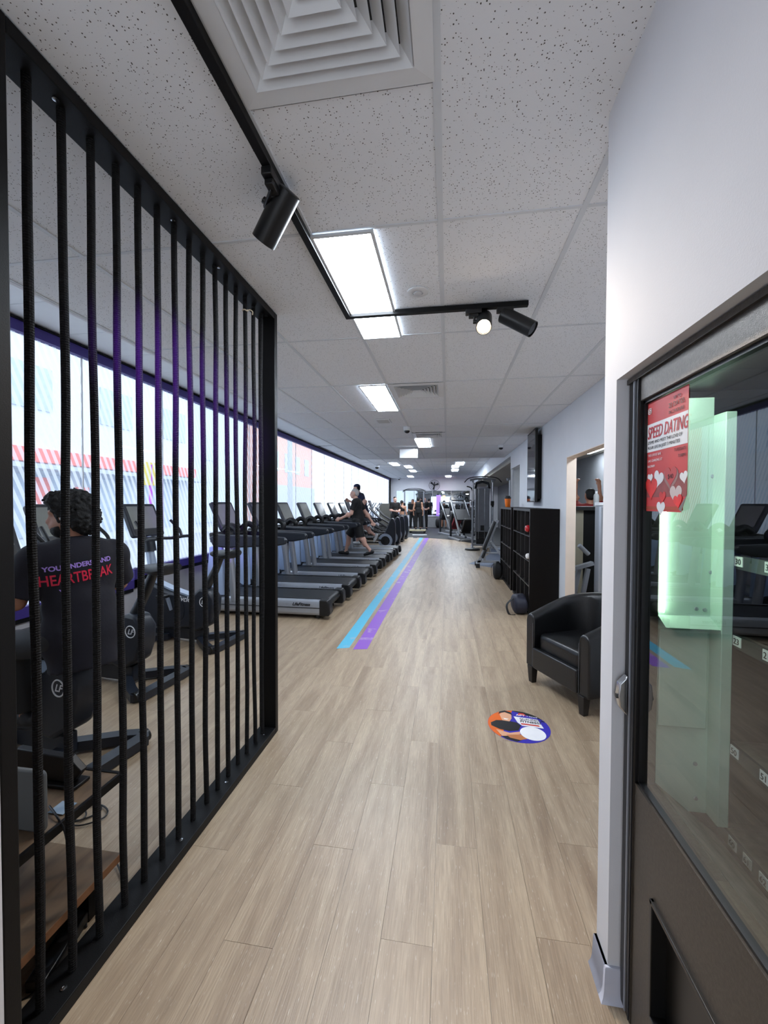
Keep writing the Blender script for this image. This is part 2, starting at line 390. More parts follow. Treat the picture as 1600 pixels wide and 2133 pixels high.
MB().box(-2.44, XR, YSTEP, YSTEP + .03, ZC - .004, ZR).build('ceiling_step', M_WALL, ceil, smooth=0)
up = struct(MB().box(XW, 4.2, YB, YF + .1, ZR + .1, ZR + .2).build('ceiling_raised', M_WALL, smooth=0))
ceil_keep = ceil; ceil = up
M_PLAIN = mat('plain_ceiling_panel', (226, 228, 230), .8, var=.015)
tp = MB().box(-.675, .675, -.297, .297, 0, .012).mesh('ceiling_panel', M_PLAIN, 0)
for j in range(0, 23): link('ceiling_panel', tp, up, loc=((-2.44 + XW) / 2, -2.2 + .6 * j + .0, ZR))
MB().box(-2.66, -2.44, YB, YSTEP, ZR - .001, ZR + .1).build('raised_edge', M_PLAIN, up, smooth=0)
for k in range(-6, 3):
    for j in range(8, 21):
        x0, x1 = GX0 + .6 * k, min(GX0 + .6 * (k + 1), XR); y0, y1 = GY0 + 1.2 * j, min(GY0 + 1.2 * (j + 1), YF)
        tile(x0, x1, y0, y1, ZR)
b2 = MB().box(-.012, .012, YSTEP, YF, 0, .03).mesh('grid_bar', M_TBAR, 0)
for k in range(-6, 3): link('grid_bar', b2, up, loc=(GX0 + .6 * k, 0, ZR - .003))
b3 = MB().box(XW, XR, -.012, .012, 0, .03).mesh('grid_bar', M_TBAR, 0)
for j in range(9, 21): link('grid_bar', b3, up, loc=(0, GY0 + 1.2 * j, ZR - .003))
ceil = ceil_keep

# near right wall with the vending recess
YREV, YEND, ZREC = 1.338, 1.432, 1.917
wn = MB(); wn.box(XN, XR + .1, YREV, YEND, 0, ZC + .1); wn.box(XN, XR + .1, .40, YREV, ZREC, ZC + .1); wn.box(XN, XR + .1, YB, .40, 0, ZC + .1)
wn.box(1.42, XR + .1, .40, YREV, 0, ZREC)
struct(wn.build('wall_near_right', M_WALL, smooth=0))
bb = MB()
def cove(path, h=.1, t=.014):
    rings = []
    for i, (x, y, nx, ny) in enumerate(path):
        rings.append([(x + nx * a, y + ny * a, z) for a, z in ((0, 0), (t + .012, 0), (t + .004, .012), (t, .03), (t - .003, h - .004), (t - .006, h), (0, h))])
    return rings
bb.rings(cove([(XN, YEND, -1, 0), (XN, YREV, -1, 0)])); bb.rings(cove([(XN, YREV, -1, -1), (XN + .1, YREV, 0, -1)]))
bb.rings(cove([(XN, YEND + .0, -1, 0.0), (XN, YREV, -1, -1)]))
struct(bb.build('baseboard_right', mat('pale_vinyl_skirting', (206, 208, 222), .5, var=.02)))
# right wall
wr = MB()
wr.box(XR, XR + .117, YEND, 4.30, 0, ZC + .1); wr.box(XR, XR + .117, 4.30, 5.582, 2.139, ZC + .1); wr.box(XR, XR + .117, 5.582, 9.04, 0, ZC + .1)
wr.box(XR, XR + .117, 9.04, 10.33, 2.377, ZC + .1); wr.box(XR, XR + .117, 10.33, YF, 2.70, ZR + .1); wr.box(XR, XR + .117, 9.04, YSTEP + .05, ZC, ZR + .1)
struct(wr.build('wall_right', M_WALL2, smooth=0))
struct(MB().box(XR + .001, XR + .1175, 5.572, 5.583, 0, 2.14).box(XR + .001, XR + .1175, 4.3, 5.583, 2.132, 2.1395).build('trim_1', M_PEACH, smooth=0))
struct(MB().box(XR - .012, XR, 5.582, 9.04, 0, .09).build('baseboard_far_right', mat('pale_vinyl_skirting', (206, 208, 222)), smooth=0))
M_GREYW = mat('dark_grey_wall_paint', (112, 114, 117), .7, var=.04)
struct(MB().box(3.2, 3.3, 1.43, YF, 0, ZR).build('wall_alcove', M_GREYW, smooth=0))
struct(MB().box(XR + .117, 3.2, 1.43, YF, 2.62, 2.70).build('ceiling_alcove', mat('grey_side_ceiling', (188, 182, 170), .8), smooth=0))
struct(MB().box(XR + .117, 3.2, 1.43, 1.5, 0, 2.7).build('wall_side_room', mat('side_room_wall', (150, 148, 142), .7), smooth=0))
# pillar at the edge of the alcove
pl = MB().rbox(1.58, 1.86, 10.35, 10.75, 0, 2.70, .05).build('pillar', mat('grey_pillar_paint', (164, 167, 170), .6)); struct(pl)
# far wall, window wall base, wall behind the camera with the glazed entrance
struct(MB().box(XW - .1, 4.2, YF, YF + .1, 0, ZR + .1).build('wall_far', M_WALL, smooth=0))
wl = MB(); wl.box(XW - .12, XW + .02, YB, 4.45, 0, .50); wl.box(XW - .12, XW + .02, 4.45, YF, 0, .62); wl.box(XW - .12, XW - .0, 1.0, 1.12, .5, ZR); wl.box(XW - .12, XW, YB, 1.0, 0, ZR + .1)
wl.box(XW - .12, XW, YB, YF, ZR - .02, ZR + .1)
struct(wl.build('wall_left', mat('grey_white_dado', (186, 184, 188), .6, var=.03), smooth=0))
struct(MB().box(XW - .12, -2.2, YB - .1, YB, 0, ZR).box(1.0, 1.6, YB - .1, YB, 0, ZC + .1).box(-2.2, 1.0, YB - .1, YB, 2.45, ZR).build('wall_back', M_WALL, smooth=0))
struct(MB().box(-1.30, -1.122, YB, .862, 0, ZC).build('wall_near_left', M_WALL, smooth=0))
# window band: purple head and sill, glass panes with striped film
pu = MB(); pu.box(XW - .02, XW + .05, 1.1, YF, ZR - .125, ZR - .03); pu.box(XW - .03, XW + .06, 1.1, 4.45, .50, .60); pu.box(XW - .03, XW + .06, 4.45, YF, .63, .73)
pu.box(XW - .03, XW + .06, 4.40, 4.50, .50, .73)
struct(pu.build('trim_2', M_PURPLE, smooth=0))
bk = MB(); bk.box(XW - .02, XW + .07, 1.1, YF, ZR - .03, ZR - .012); bk.box(XW - .03, XW + .045, 1.1, 4.40, .455, .50); bk.box(XW - .03, XW + .045, 4.5, YF, .58, .63)
struct(bk.build('trim_3', M_BLACKM, smooth=0))
edges = [1.12, 2.52, 3.77] + [3.77 + 1.222 * i for i in range(1, 20)]
edges = [e for e in edges if e < YF - .3] + [YF - .12]
for i in range(len(edges) - 1):
    a, b = edges[i], edges[i + 1]; zb = .60 if a < 4.4 else .73
    w = struct(MB().box(XW - .006, XW - .001, a + .006, b - .006, zb, ZR - .125).build('window_%d' % (i + 1), M_GLASSW, smooth=0))
    MB().add([(XW + .001, a + .006, zb), (XW + .001, b - .006, zb), (XW + .001, b - .006, ZR - .125), (XW + .001, a + .006, ZR - .125)], [(0, 1, 2, 3)]).build('film', M_FILM, w, smooth=0)
    MB().box(XW - .008, XW + .004, b - .006, b + .006, zb, ZR - .02).build('joint', M_WHITE, w, smooth=0)
struct(MB().box(XW - .05, XW + .08, YF - .35, YF - .1, 0, ZR).build('trim_4', M_BLACKM, smooth=0))

# ------------------------------------------------------------------ street outside, washed-out colours stand in for overexposed daylight
struct(MB().box(-60, XW - .15, -30, 90, -.35, -.25).build('pavement', mat('pale_paving', (206, 208, 212), .8, var=.05, scale=2), smooth=0))
struct(MB().box(-14.5, -7.2, -30, 90, -.25, -.24).build('road', mat('washed_out_asphalt', (178, 182, 190), .8, var=.05), smooth=0))
def building(label, x, y0, y1, h, wall, parts, cat='building'):
    t = thing('street_building', label, cat, (x, (y0 + y1) / 2, -.25))
    w = (y1 - y0) / 2
    MB().box(-5, 0, -w, w, 0, h).build('wall', wall, t, smooth=0)
    for nm, ya, yb, za, zb, d, mm in parts: MB().box(-.05, d, ya, yb, za, zb).build(nm, mm, t, smooth=0)
    return t
RED = mat('shop_red', (240, 128, 122), .5); PALEW = mat('pale_render', (222, 228, 236), .7); SHOPG = mat('shop_glass_blue', (186, 200, 216), .2); BRICK = mat('orange_brick', (238, 178, 158), .8)
YEL = mat('sign_yellow', (248, 226, 90), .5); MAG = mat('sign_magenta', (206, 70, 226), .5); CON = mat('grey_concrete_wall', (196, 204, 214), .8)
b1 = building('pale shop building across the street with a red fascia', -15, -2, 22.5, 9, PALEW,
    [('fascia', -12, 12, 3.25, 3.75, .25, RED), ('awning', -12, 12, 2.95, 3.1, 1.2, CON)] +
    [('window', -11.5 + 3.2 * i, -8.8 + 3.2 * i, .5, 2.8, .06, SHOPG) for i in range(7)] +
    [('window', -10.5 + 4 * i, -8.7 + 4 * i, 5.2, 6.8, .06, SHOPG) for i in range(6)])
for ya, yb, za, zb in ((-1.0, .6, 1.2, 2.6), (2.4, 3.1, 1.2, 2.7), (4.2, 4.8, .9, 2.4)): MB().box(0, .12, ya, yb, za, zb).build('sign', RED, b1, smooth=0)
building('orange brick building across the street', -17, 36, 50, 10, BRICK, [('window', -5 + 3 * i, -3.6 + 3 * i, 5, 7, .06, SHOPG) for i in range(4)] + [('shopfront', -7, 7, 0, 3.6, .3, CON)])
building('tall pale concrete building beside the brick one', -18, 23.5, 34.5, 14, CON, [('window', -4 + 3 * i, -2.4 + 3 * i, 5, 6.6, .06, SHOPG) for i in range(3)] + [('shopfront', -5, 5, .3, 2.8, .1, SHOPG)])
building('distant pale blue-grey office block', -30, 52, 86, 17, PALEW, [('window', -15 + 5 * i, -12 + 5 * i, 8, 10, .06, SHOPG) for i in range(6)])
sp = thing('street_sign_post', 'magenta and yellow sign post on the far footpath', 'sign post', (-7.1, 8.9, -.25))
MB().cyl((0, 0, 0), (0, 0, 2.7), .04).build('pole', MAG, sp); MB().box(-.03, .03, -.25, .25, 2.2, 2.75).build('sign', YEL, sp, smooth=0)
for yy, zz in ((19, 7.5),):
    up_ = thing('power_pole', 'pale power pole with cross arm by the road', 'pole', (-7.6, yy, -.25))
    MB().cyl((0, 0, 0), (0, 0, zz), .12).build('pole', CON, up_); MB().box(-.06, .06, -.9, .9, zz - .8, zz - .65).build('cross_arm', CON, up_, smooth=0)

# ------------------------------------------------------------------ ceiling fittings
def panel_light(cx, cy, z, w=.27, l=1.17, label='', group='ceiling light panels', energy=True):
    t = thing('panel_light', label, 'light', (cx, cy, z), 0, group)
    f = MB(); f.box(-w / 2 - .015, w / 2 + .015, -l / 2 - .015, -l / 2, -.012, 0); f.box(-w / 2 - .015, w / 2 + .015, l / 2, l / 2 + .015, -.012, 0)
    f.box(-w / 2 - .015, -w / 2, -l / 2, l / 2, -.012, 0); f.box(w / 2, w / 2 + .015, -l / 2, l / 2, -.012, 0)
    f.build('frame', M_TBAR, t, smooth=0)
    MB().box(-w / 2, w / 2, -l / 2, l / 2, -.008, -.001).build('diffuser', M_PANEL, t, smooth=0)
panel_light(-.49, 2.442, ZC - .004, label='glowing ceiling panel crossed by the black track, nearest to the camera')
panel_light(-.79, 4.842, ZC - .004, label='glowing ceiling panel left of the square air vent')
panel_light(-.50, 8.455, ZC - .004, label='glowing ceiling panel beside the hanging white sign')
for x, y, w, lb in ((-2.19, 17.0, .3, 'far glowing ceiling panel nearest to the windows'), (-1.74, 18.3, .28, 'far glowing ceiling panel left of centre, second from the windows'), (-1.74, 20.7, .28, 'far glowing ceiling panel left of centre, third from the windows'),
                    (-2.24, 25.0, .3, 'far glowing ceiling panel close to the end wall, window side'), (.5, 17.1, .32, 'far glowing ceiling panel right of centre, front of its cluster'), (.34, 18.4, .28, 'far glowing ceiling panel right of centre, middle of its cluster'),
                    (.36, 20.4, .3, 'far glowing ceiling panel right of centre, rear of its cluster'), (.05, 25.0, .33, 'far glowing ceiling panel close to the end wall, above the fan')):
    panel_light(x, y, ZR - .004, w=w, label=lb)
def vent(cx, cy, s, label, nb=6):
    t = thing('air_vent', label, 'air vent', (cx, cy, ZC - .002), 0, 'square ceiling air vents')
    h = s / 2
    def ring(a0, z0, a1, z1, th=.003):
        def sq(a, z): return [(-a, -a, z), (a, -a, z), (a, a, z), (-a, a, z)]
        return MB().rings([sq(a0, z0), sq(a1, z1), sq(a1 - th, z1 + th), sq(a0 - th, z0 + th)], closed=True)
    ring(h, -.004, h - .055, -.010, .004).build('frame', M_WHITE, t, smooth=0)
    st = (h - .075) / (nb + .6)
    for i in range(nb):
        a = h - .058 - i * st
        ring(a, -.014, a - st * .92, .018).build('louvre', M_WHITE, t, smooth=0)
    MB().box(-st * 1.2, st * 1.2, -st * 1.2, st * 1.2, -.006, .0).build('centre_plate', M_WHITE, t, smooth=0)
    MB().box(-h + .05, h - .05, -h + .05, h - .05, .024, .029).build('duct', mat('dark_duct', (40, 40, 42), .8), t, smooth=0)
# openings in the tiles are covered by the vent bodies
vent(-.338, .942, .585, 'large square louvred air vent nearest to the camera', 6)
vent(-.338, 4.542, .58, 'square louvred air vent beside the second light panel', 6)
vent(-.338, 7.542, .58, 'square louvred air vent above the third light panel', 5)
t = thing('smoke_detector', 'round white flush detector on the ceiling beside the black track', 'detector', (-.18, 2.43, ZC))
MB().lathe([(.062, 0), (.062, -.004), (.05, -.008), (.03, -.009), (.03, -.004), (.0, -.004)], 28).build('rim', M_WHITE, t); MB().lathe([(.024, -.003), (.024, -.014), (.018, -.018), (0, -.018)], 20).build('lens', mat('pale_grey_lens', (205, 206, 208)), t)
t = thing('ceiling_grille', 'small pale speaker grille on the ceiling by the dome camera', 'grille', (-.965, 6.12, ZC)); MB().box(-.11, .11, -.14, .14, -.014, 0).build('plate', M_WHITE, t, bevel=.004)
MB().box(-.085, .085, -.115, .115, -.017, -.012).build('mesh_panel', mat('grille_grey', (196, 197, 196)), t, smooth=0)
def dome_cam(x, y, z, label, s=1.0):
    t = thing('security_camera', label, 'security camera', (x, y, z), 0, 'dome security cameras')
    MB().lathe([(.062 * s, 0), (.062 * s, -.05 * s), (.055 * s, -.06 * s), (0, -.06 * s)], 24).build('housing', M_WHITE, t)
    MB().ell((0, -.01, -.066 * s), (.045 * s, .045 * s, .036 * s)).build('dome', M_BLACKP, t)
dome_cam(-.66, 6.7, ZC, 'white dome security camera in the middle of the ceiling')
dome_cam(1.12, 9.0, ZC, 'white dome security camera on the ceiling by the right wall')
dome_cam(-2.98, 17.2, ZR, 'white dome security camera on the ceiling near the windows', 1.8)
dome_cam(-3.1, 26.3, ZR, 'tiny dome security camera high by the end wall', 1.4)
t = thing('hanging_sign', 'blank white sign box hanging from the ceiling', 'sign', (-.86, 9.1, 0)); MB().box(-.2, .2, -.03, .03, 2.545, 2.745).build('box', M_WHITE, t, bevel=.006)
for q in (-.12, .12): MB().cyl((q, 0, 2.745), (q, 0, ZC), .006).build('rod', M_SILVER, t)
# black lighting track and its three spots
tr = thing('lighting_track', 'black L-shaped lighting track fixed to the ceiling', 'lighting track', (0, 0, 0))
ZT = ZC - .032
for nm, bx in (('long_rail', (-.670, -.636, YB + .1, 2.623)), ('cross_rail', (-.670, .483, 2.623, 2.657))):
    MB().box(bx[0], bx[1], bx[2], bx[3], ZT, ZC - .002).build(nm, M_BLACKM, tr, bevel=.002)
M_SPOT = mat('black_spot_body', (30, 30, 31), .38, .3, var=.05)
def spot(base, p_top, p_bot, r, label, lit=False, arm_side=(-1, 0)):
    """base: track point, p_top/p_bot: ends of the lamp cylinder"""
    t = thing('track_spotlight', label, 'spotlight', base, 0, 'track spotlights')
    b = Vector(base); A = Vector(p_top) - b; B = Vector(p_bot) - b; ax = (B - A).normalized()
    MB().box(-.02, .02, -.05, .05, -.028, 0).box(-.016, .016, -.03, .03, -.05, -.028).build('adapter', M_BLACKP, t, bevel=.003) if abs(base[0] + .653) < .05 else MB().box(-.05, .05, -.02, .02, -.028, 0).box(-.03, .03, -.016, .016, -.05, -.028).build('adapter', M_BLACKP, t, bevel=.003)
    mid = A.lerp(B, .42); side = Vector((arm_side[0], arm_side[1], 0))
    side = (side - ax * side.dot(ax)).normalized(); piv = mid + side * (r + .012)
    MB().cyl((piv.x, piv.y, -.05), (piv.x, piv.y, piv.z - .0), .007).cyl((0, 0, -.045), (piv.x, piv.y, -.045), .008).build('arm', M_BLACKP, t)
    MB().cyl(piv + side * .008, mid, .013).build('pivot', M_BLACKP, t)
    L = (B - A).length; q = ax.to_track_quat('Z', 'Y').to_matrix().to_4x4(); T = Matrix.Translation(A) @ q
    MB().lathe([(r - .006, .0), (r, .004), (r, L), (r - .004, L), (r - .006, L - .03), (0, L - .03)], 32, T).build('body', M_SPOT, t)
    bulb = emit('warm_bulb_glow', (255, 226, 190), 40) if lit else M_DGREY
    MB().lathe([(r - .008, L - .012), (r - .012, L - .006), (0, L - .004)], 24, T).build('bulb', bulb, t)
    if lit:
        lo = light('spot_beam', 'SPOT', b + B + ax * .02, 60, (1, .78, .55), b + B + ax * 3, spot_size=1.5, spot_blend=.8, shadow_soft_size=.04)
        lo.parent = t; lo.matrix_parent_inverse = Matrix.Translation(b).inverted()
spot((-.653, 1.46, ZT), (-.613, 1.53, 2.752), (-.752, 1.60, 2.612), .049, 'black track spotlight hanging over the rope screen')
spot((.155, 2.64, ZT), (.225, 2.69, 2.725), (.210, 2.545, 2.605), .047, 'lit track spotlight with a warm glowing bulb', True, (-1, 0))
spot((.345, 2.64, ZT), (.335, 2.665, 2.725), (.505, 2.60, 2.595), .048, 'unlit track spotlight at the end of the cross rail', False, (0, 1))

# ------------------------------------------------------------------ rope screen
sx0, sx1, sy0, sy1 = -1.236, -1.121, .864, 2.586
scn = thing('rope_screen', 'floor-to-ceiling black steel frame strung with vertical black ropes', 'room divider', (0, 0, 0))
TH = .042
for nm, b in (('post', (sx0, sx1, sy0, sy0 + TH, 0, ZC - .003)), ('post', (sx0, sx1, sy1 - TH, sy1, 0, ZC - .003)), ('bottom_rail', (sx0, sx1, sy0 + TH, sy1 - TH, 0, TH)), ('top_rail', (sx0, sx1, sy0 + TH, sy1 - TH, ZC - .003 - TH, ZC - .003))):
    MB().box(*b).build(nm, M_BLACKM, scn, bevel=.003)
rr = random.Random(3)
for k in range(15):
    y = 1.003 + .1046 * k; x = -1.178
    pts = []
    for i in range(40):
        z = .02 + (ZC - .045) * i / 39
        a = min(i, 39 - i) / 6; q = min(1, a)
        pts.append((x + q * .003 * math.sin(z * 3.1 + k * 2.1), y + q * (.0035 * math.sin(z * 2.3 + k * 1.7) + .002 * math.sin(z * 7 + k)) + (.02 * max(0, .35 - z) if k % 5 == 3 else 0), z))
    MB().tube(pts, .0122, 10).build('rope', M_ROPE, scn)
for k, (y, z, d) in enumerate(((1.075, ZC - .046, -1), (1.60, ZC - .046, -1), (1.95, ZC - .046, -1), (2.50, ZC - .046, -1), (1.06, TH, 1), (1.62, TH, 1), (2.0, TH, 1), (2.45, TH, 1))):
    MB().lathe([(.0, 0), (.009, 0), (.009, .002), (.004, .003), (.004, .002), (.0, .002)] if d > 0 else [(0, 0), (.009, 0), (.009, -.002), (.004, -.003), (0, -.003)], 14, Matrix.Translation((-1.16, y, z + d * .0005))).build('screw', M_CHROME, scn)
light('unseen_purple_spot', 'SPOT', (.0, -.30, 2.35), 1500, (.30, .06, 1.0), (-1.18, 1.74, 2.03), spot_size=.30, spot_blend=.9, shadow_soft_size=.06)  # unseen spot, added to throw the purple glow on the ropes
ty = thing('frayed_tie', 'frayed beige string tied round a rope near the screen corner', 'string', (-1.178, 2.26, 2.665))
MB().tube([(.0135 * math.cos(a), .0135 * math.sin(a), .002 * math.sin(3 * a)) for a in [i * PI / 8 for i in range(16)]], .004, 6, closed=True).build('loop', mat('beige_string', (206, 190, 166), .8), ty)
MB().tube(sstep([(.012, 0, 0), (.025, .01, .008), (.035, .022, .002), (.03, .03, -.012)]), .0035, 6).build('end', mat('beige_string', (206, 190, 166), .8), ty)

# ------------------------------------------------------------------ floor tape and sticker
def tape_mat(name, rgb):
    m, nt, b = nt_new(name); L = nt.links; tc = N(nt, 'ShaderNodeTexCoord'); n = N(nt, 'ShaderNodeTexNoise'); n.inputs['Scale'].default_value = 5; n.inputs['Detail'].default_value = 8
    L.new(tc.outputs['Object'], n.inputs['Vector']); cr = N(nt, 'ShaderNodeValToRGB'); cr.color_ramp.elements[0].position = .60; cr.color_ramp.elements[1].position = .76
    cr.color_ramp.elements[0].color = lin(rgb) + (1,); cr.color_ramp.elements[1].color = lin((196, 180, 190)) + (1,)
    L.new(n.outputs['Fac'], cr.inputs['Fac']); L.new(cr.outputs[0], b.inputs['Base Color']); b.inputs['Roughness'].default_value = .45
    return m
tag(MB().prism([(-1.150, 4.155), (-1.022, 4.205), (-1.05, 18.3), (-1.20, 18.3)], .0003, .0012, 'xy').build('floor_tape', tape_mat('blue_tape', (84, 178, 208)), smooth=0), 'straight light blue tape stripe stuck along the floor', 'tape')
tag(MB().prism([(-.972, 4.16), (-.826, 4.195), (-.80, 18.1), (-.97, 18.1)], .0003, .0012, 'xy').build('floor_tape', tape_mat('purple_tape', (136, 84, 186)), smooth=0), 'straight purple tape stripe stuck along the floor', 'tape')
st = thing('floor_sticker', 'round orange and blue advertising sticker on the floor', 'sticker', (.498, 2.905, .0003), -.10)
R = .207
def flat(poly, z, m, name, parent):
    return MB().prism([(a * R, b * R) for a, b in poly], z, z + .0003, 'xy').build(name, m, parent, smooth=0)
def circ(cx, cy, r, n=40, a0=0, a1=2 * PI, ry=None): return [(cx + r * math.cos(a0 + (a1 - a0) * i / n), cy + (ry or r) * math.sin(a0 + (a1 - a0) * i / n)) for i in range(n + (0 if a1 - a0 >= 2 * PI - 1e-6 else 1))]
S_BLUE = mat('sticker_blue', (56, 48, 170), .35); S_OR = mat('sticker_orange', (226, 104, 32), .35); S_BLK = mat('print_black', (24, 24, 26), .4); S_WH = mat('print_white', (238, 236, 236), .4); S_RED = mat('print_red', (206, 56, 34), .4); S_SKIN = mat('print_skin', (222, 164, 128), .4); S_SKIN2 = mat('print_skin_shade', (190, 118, 70), .4)
flat(circ(0, 0, 1, 64), .0004, S_BLUE, 'disc', st)
flat(circ(0, 0, .995, 40, .55 * PI, 1.30 * PI), .0007, S_OR, 'orange_field', st)
flat(circ(0, 0, .995, 30, .20 * PI, .56 * PI), .0007, S_BLK, 'black_field', st)
flat([(-.62, -.70), (-.15, -.55), (.15, -.75), (-.1, -.97), (-.42, -.89)], .0010, S_BLK, 'printed_black_patch', st)  # black patch printed below the arms
flat([(-.90, -.02), (-.72, .18), (-.42, .24), (-.05, .2), (.08, .02), (-.02, -.30), (-.32, -.42), (-.62, -.36), (-.88, -.2)], .0012, S_BLK, 'printed_shirt', st)
flat([(-.74, -.40), (-.30, -.52), (.02, -.36), (.02, -.52), (-.25, -.68), (-.55, -.76)], .0014, S_SKIN, 'printed_arm', st); flat([(-.42, -.66), (.1, -.52), (.22, -.74), (.0, -.86), (-.3, -.8)], .0015, S_SKIN2, 'printed_arm', st)
flat([(-.52, .22), (-.60, .60), (-.50, .78), (-.32, .80), (-.20, .66), (-.20, .42), (-.28, .20)], .0016, S_SKIN, 'printed_face', st)
flat([(-.64, .62), (-.60, .80), (-.42, .92), (-.22, .84), (-.14, .62), (-.22, .70), (-.42, .80), (-.58, .70)], .0018, S_BLK, 'printed_hair', st)
flat([(-.48, .38), (-.30, .36), (-.36, .30), (-.44, .30)], .0018, S_WH, 'printed_smile', st)
flat([(-.13, .58), (.66, .56), (.80, .02), (.12, .02), (-.02, .2)], .0020, S_WH, 'white_panel', st)
flat([(.0, .70), (.30, .72), (.22, .88), (.06, .86)], .0012, S_RED, 'red_logo', st)
flat([(.08, .18), (.66, .18), (.68, .10), (.1, .10)], .0023, S_RED, 'red_bar', st)
flat(circ(.42, -.38, .40, 36), .0020, S_WH, 'white_disc', st)
text('QUALIFIED IN', .032, S_BLK, st, (.06 * R, .42 * R, .0025), (0, 0, 0), sx=.85, bold=.0004); text('FITNESS?', .036, S_BLK, st, (.07 * R, .25 * R, .0025), (0, 0, 0), bold=.001)
text('AiPT', .03, S_WH, st, (-.04 * R, .66 * R, .0025), (0, 0, 0), bold=.0006); text('+ fitness', .022, S_WH, st, (.30 * R, .66 * R, .0025), (0, 0, 0))

# ------------------------------------------------------------------ vending machine in the recess
vm = thing('vending_machine', 'black snack vending machine with a glass door set into the white wall', 'vending machine', (0, 0, 0))
M_VBLK = mat('vending_black', (26, 25, 25), .35, .2, var=.1); M_VBRN = mat('vending_brown_metal', (78, 72, 66), .4, .5, var=.2, scale=120, bump=.1, bscale=500)
M_MINT = mat('mint_panel', (190, 214, 202), .55, var=.03); M_TRAY = mat('charcoal_tray', (104, 98, 94), .6, var=.35, scale=25, bump=.1, bscale=200)
VY0, VY1, VF = .42, 1.332, .538
cb = MB(); cb.box(1.36, 1.40, VY0, VY1, .05, 1.90); cb.box(.60, 1.36, VY1 - .05, VY1, .05, 1.90); cb.box(.60, 1.36, VY0, VY0 + .04, .05, 1.90); cb.box(.60, 1.36, VY0 + .04, VY1 - .05, 1.86, 1.90); cb.box(.60, 1.36, VY0 + .04, VY1 - .05, .05, .55)
cb.build('cabinet', M_VBLK, vm, smooth=0)
MB().box(.64, 1.30, VY0 + .03, VY1 - .06, 0, .05).build('plinth', M_BLACKP, vm, smooth=0)
dr = MB().box(VF, .598, 1.262, VY1, .012, 1.905).build('door_stile', M_VBLK, vm, bevel=.004)
MB().box(VF - .004, VF + .004, 1.288, 1.294, .02, 1.90).build('bright_strip', M_SILVER, dr, smooth=0)
MB().box(VF - .003, VF + .004, 1.266, 1.271, .02, 1.90).build('edge_strip', M_DGREY, dr, smooth=0)
MB().box(VF, .598, VY0, .50, .05, 1.905).build('door_stile', M_VBLK, vm, bevel=.004)
MB().box(VF + .002, .598, .50, 1.262, 1.832, 1.905).build('top_rail', M_VBRN, vm, bevel=.003)
MB().box(VF - .006, VF + .02, .45, VY1, 1.898, 1.912).build('head_strip', M_VBRN, vm, smooth=0)
lp = MB(); lp.box(VF + .004, .598, .50, 1.262, .50, .735); lp.box(VF + .004, .598, 1.15, 1.262, .012, .50); lp.box(VF + .004, .598, .50, .56, .05, .50); lp.box(VF + .004, .598, .56, 1.15, .05, .19)
lo_ = lp.build('lower_panel', M_VBRN, vm, smooth=0)
MB().box(.572, .59, .56, 1.15, .19, .50).build('delivery_flap', M_VBLK, lo_, smooth=0)
fr = MB(); fr.box(VF - .004, .575, .56, 1.15, .49, .502); fr.box(VF - .004, .575, 1.138, 1.152, .19, .502); fr.box(VF - .004, .575, .56, 1.15, .184, .196); fr.build('flap_frame', M_VBLK, lo_, bevel=.002)
gs = MB(); gs.box(.548, .572, .50, 1.262, .728, .742); gs.box(.548, .572, .50, 1.262, 1.824, 1.838); gs.box(.548, .572, 1.252, 1.264, .735, 1.832); gs.build('glass_gasket', M_BLACKP, vm, smooth=0)
MB().add([(.556, .50, .735), (.556, 1.254, .735), (.556, 1.254, 1.832), (.556, .50, 1.832)], [(0, 1, 2, 3)]).build('glass', glass('vending_glass', (.92, .98, .95), .30), vm, smooth=0)
# mint lined side of the vend space
YM = 1.277
MB().box(.60, .735, YM - .004, YM + .004, .66, 1.84).build('side_panel', M_MINT, vm, smooth=0)
MB().box(.602, .728, YM - .012, YM - .004, .905, 1.185).build('panel_door', M_MINT, vm, bevel=.003)
MB().prism([(YM - .05, 1.20), (YM - .002, 1.225), (YM - .002, 1.195)], .60, .735, 'yz').build('ledge', M_MINT, vm, smooth=0)
MB().box(.735, .762, YM - .055, YM + .004, .66, 1.79).build('column', M_MINT, vm, bevel=.002)
for x, z in ((.70, 1.245), (.722, 1.243), (.705, .80), (.708, .70), (.735, 1.62), (.735, 1.35)): MB().lathe([(0, .0), (.006, 0), (.005, .003), (0, .004)], 10, rotm(PI / 2, 0, 0, (x, YM - .004, z))).build('bolt', M_SILVER, vm)
MB().cyl((.606, 1.262, 1.235), (.606, 1.262, 1.58), .006, 10).build('tube_lamp', emit('cool_tube_glow', (226, 255, 226), 12.0), vm)
MB().cyl((.609, .52, 1.852), (.609, 1.255, 1.852), .006, 10).build('hidden_fill_tube', emit('added_fill_glow', (232, 255, 240), 60.0), vm)  # added tube behind the top rail, brightens trays and mint side
MB().prism([(.60, .56), (.60, .735), (.762, .60), (.762, .56)], VY0 + .04, YM, 'xz').build('chute', M_TRAY, vm, smooth=0)
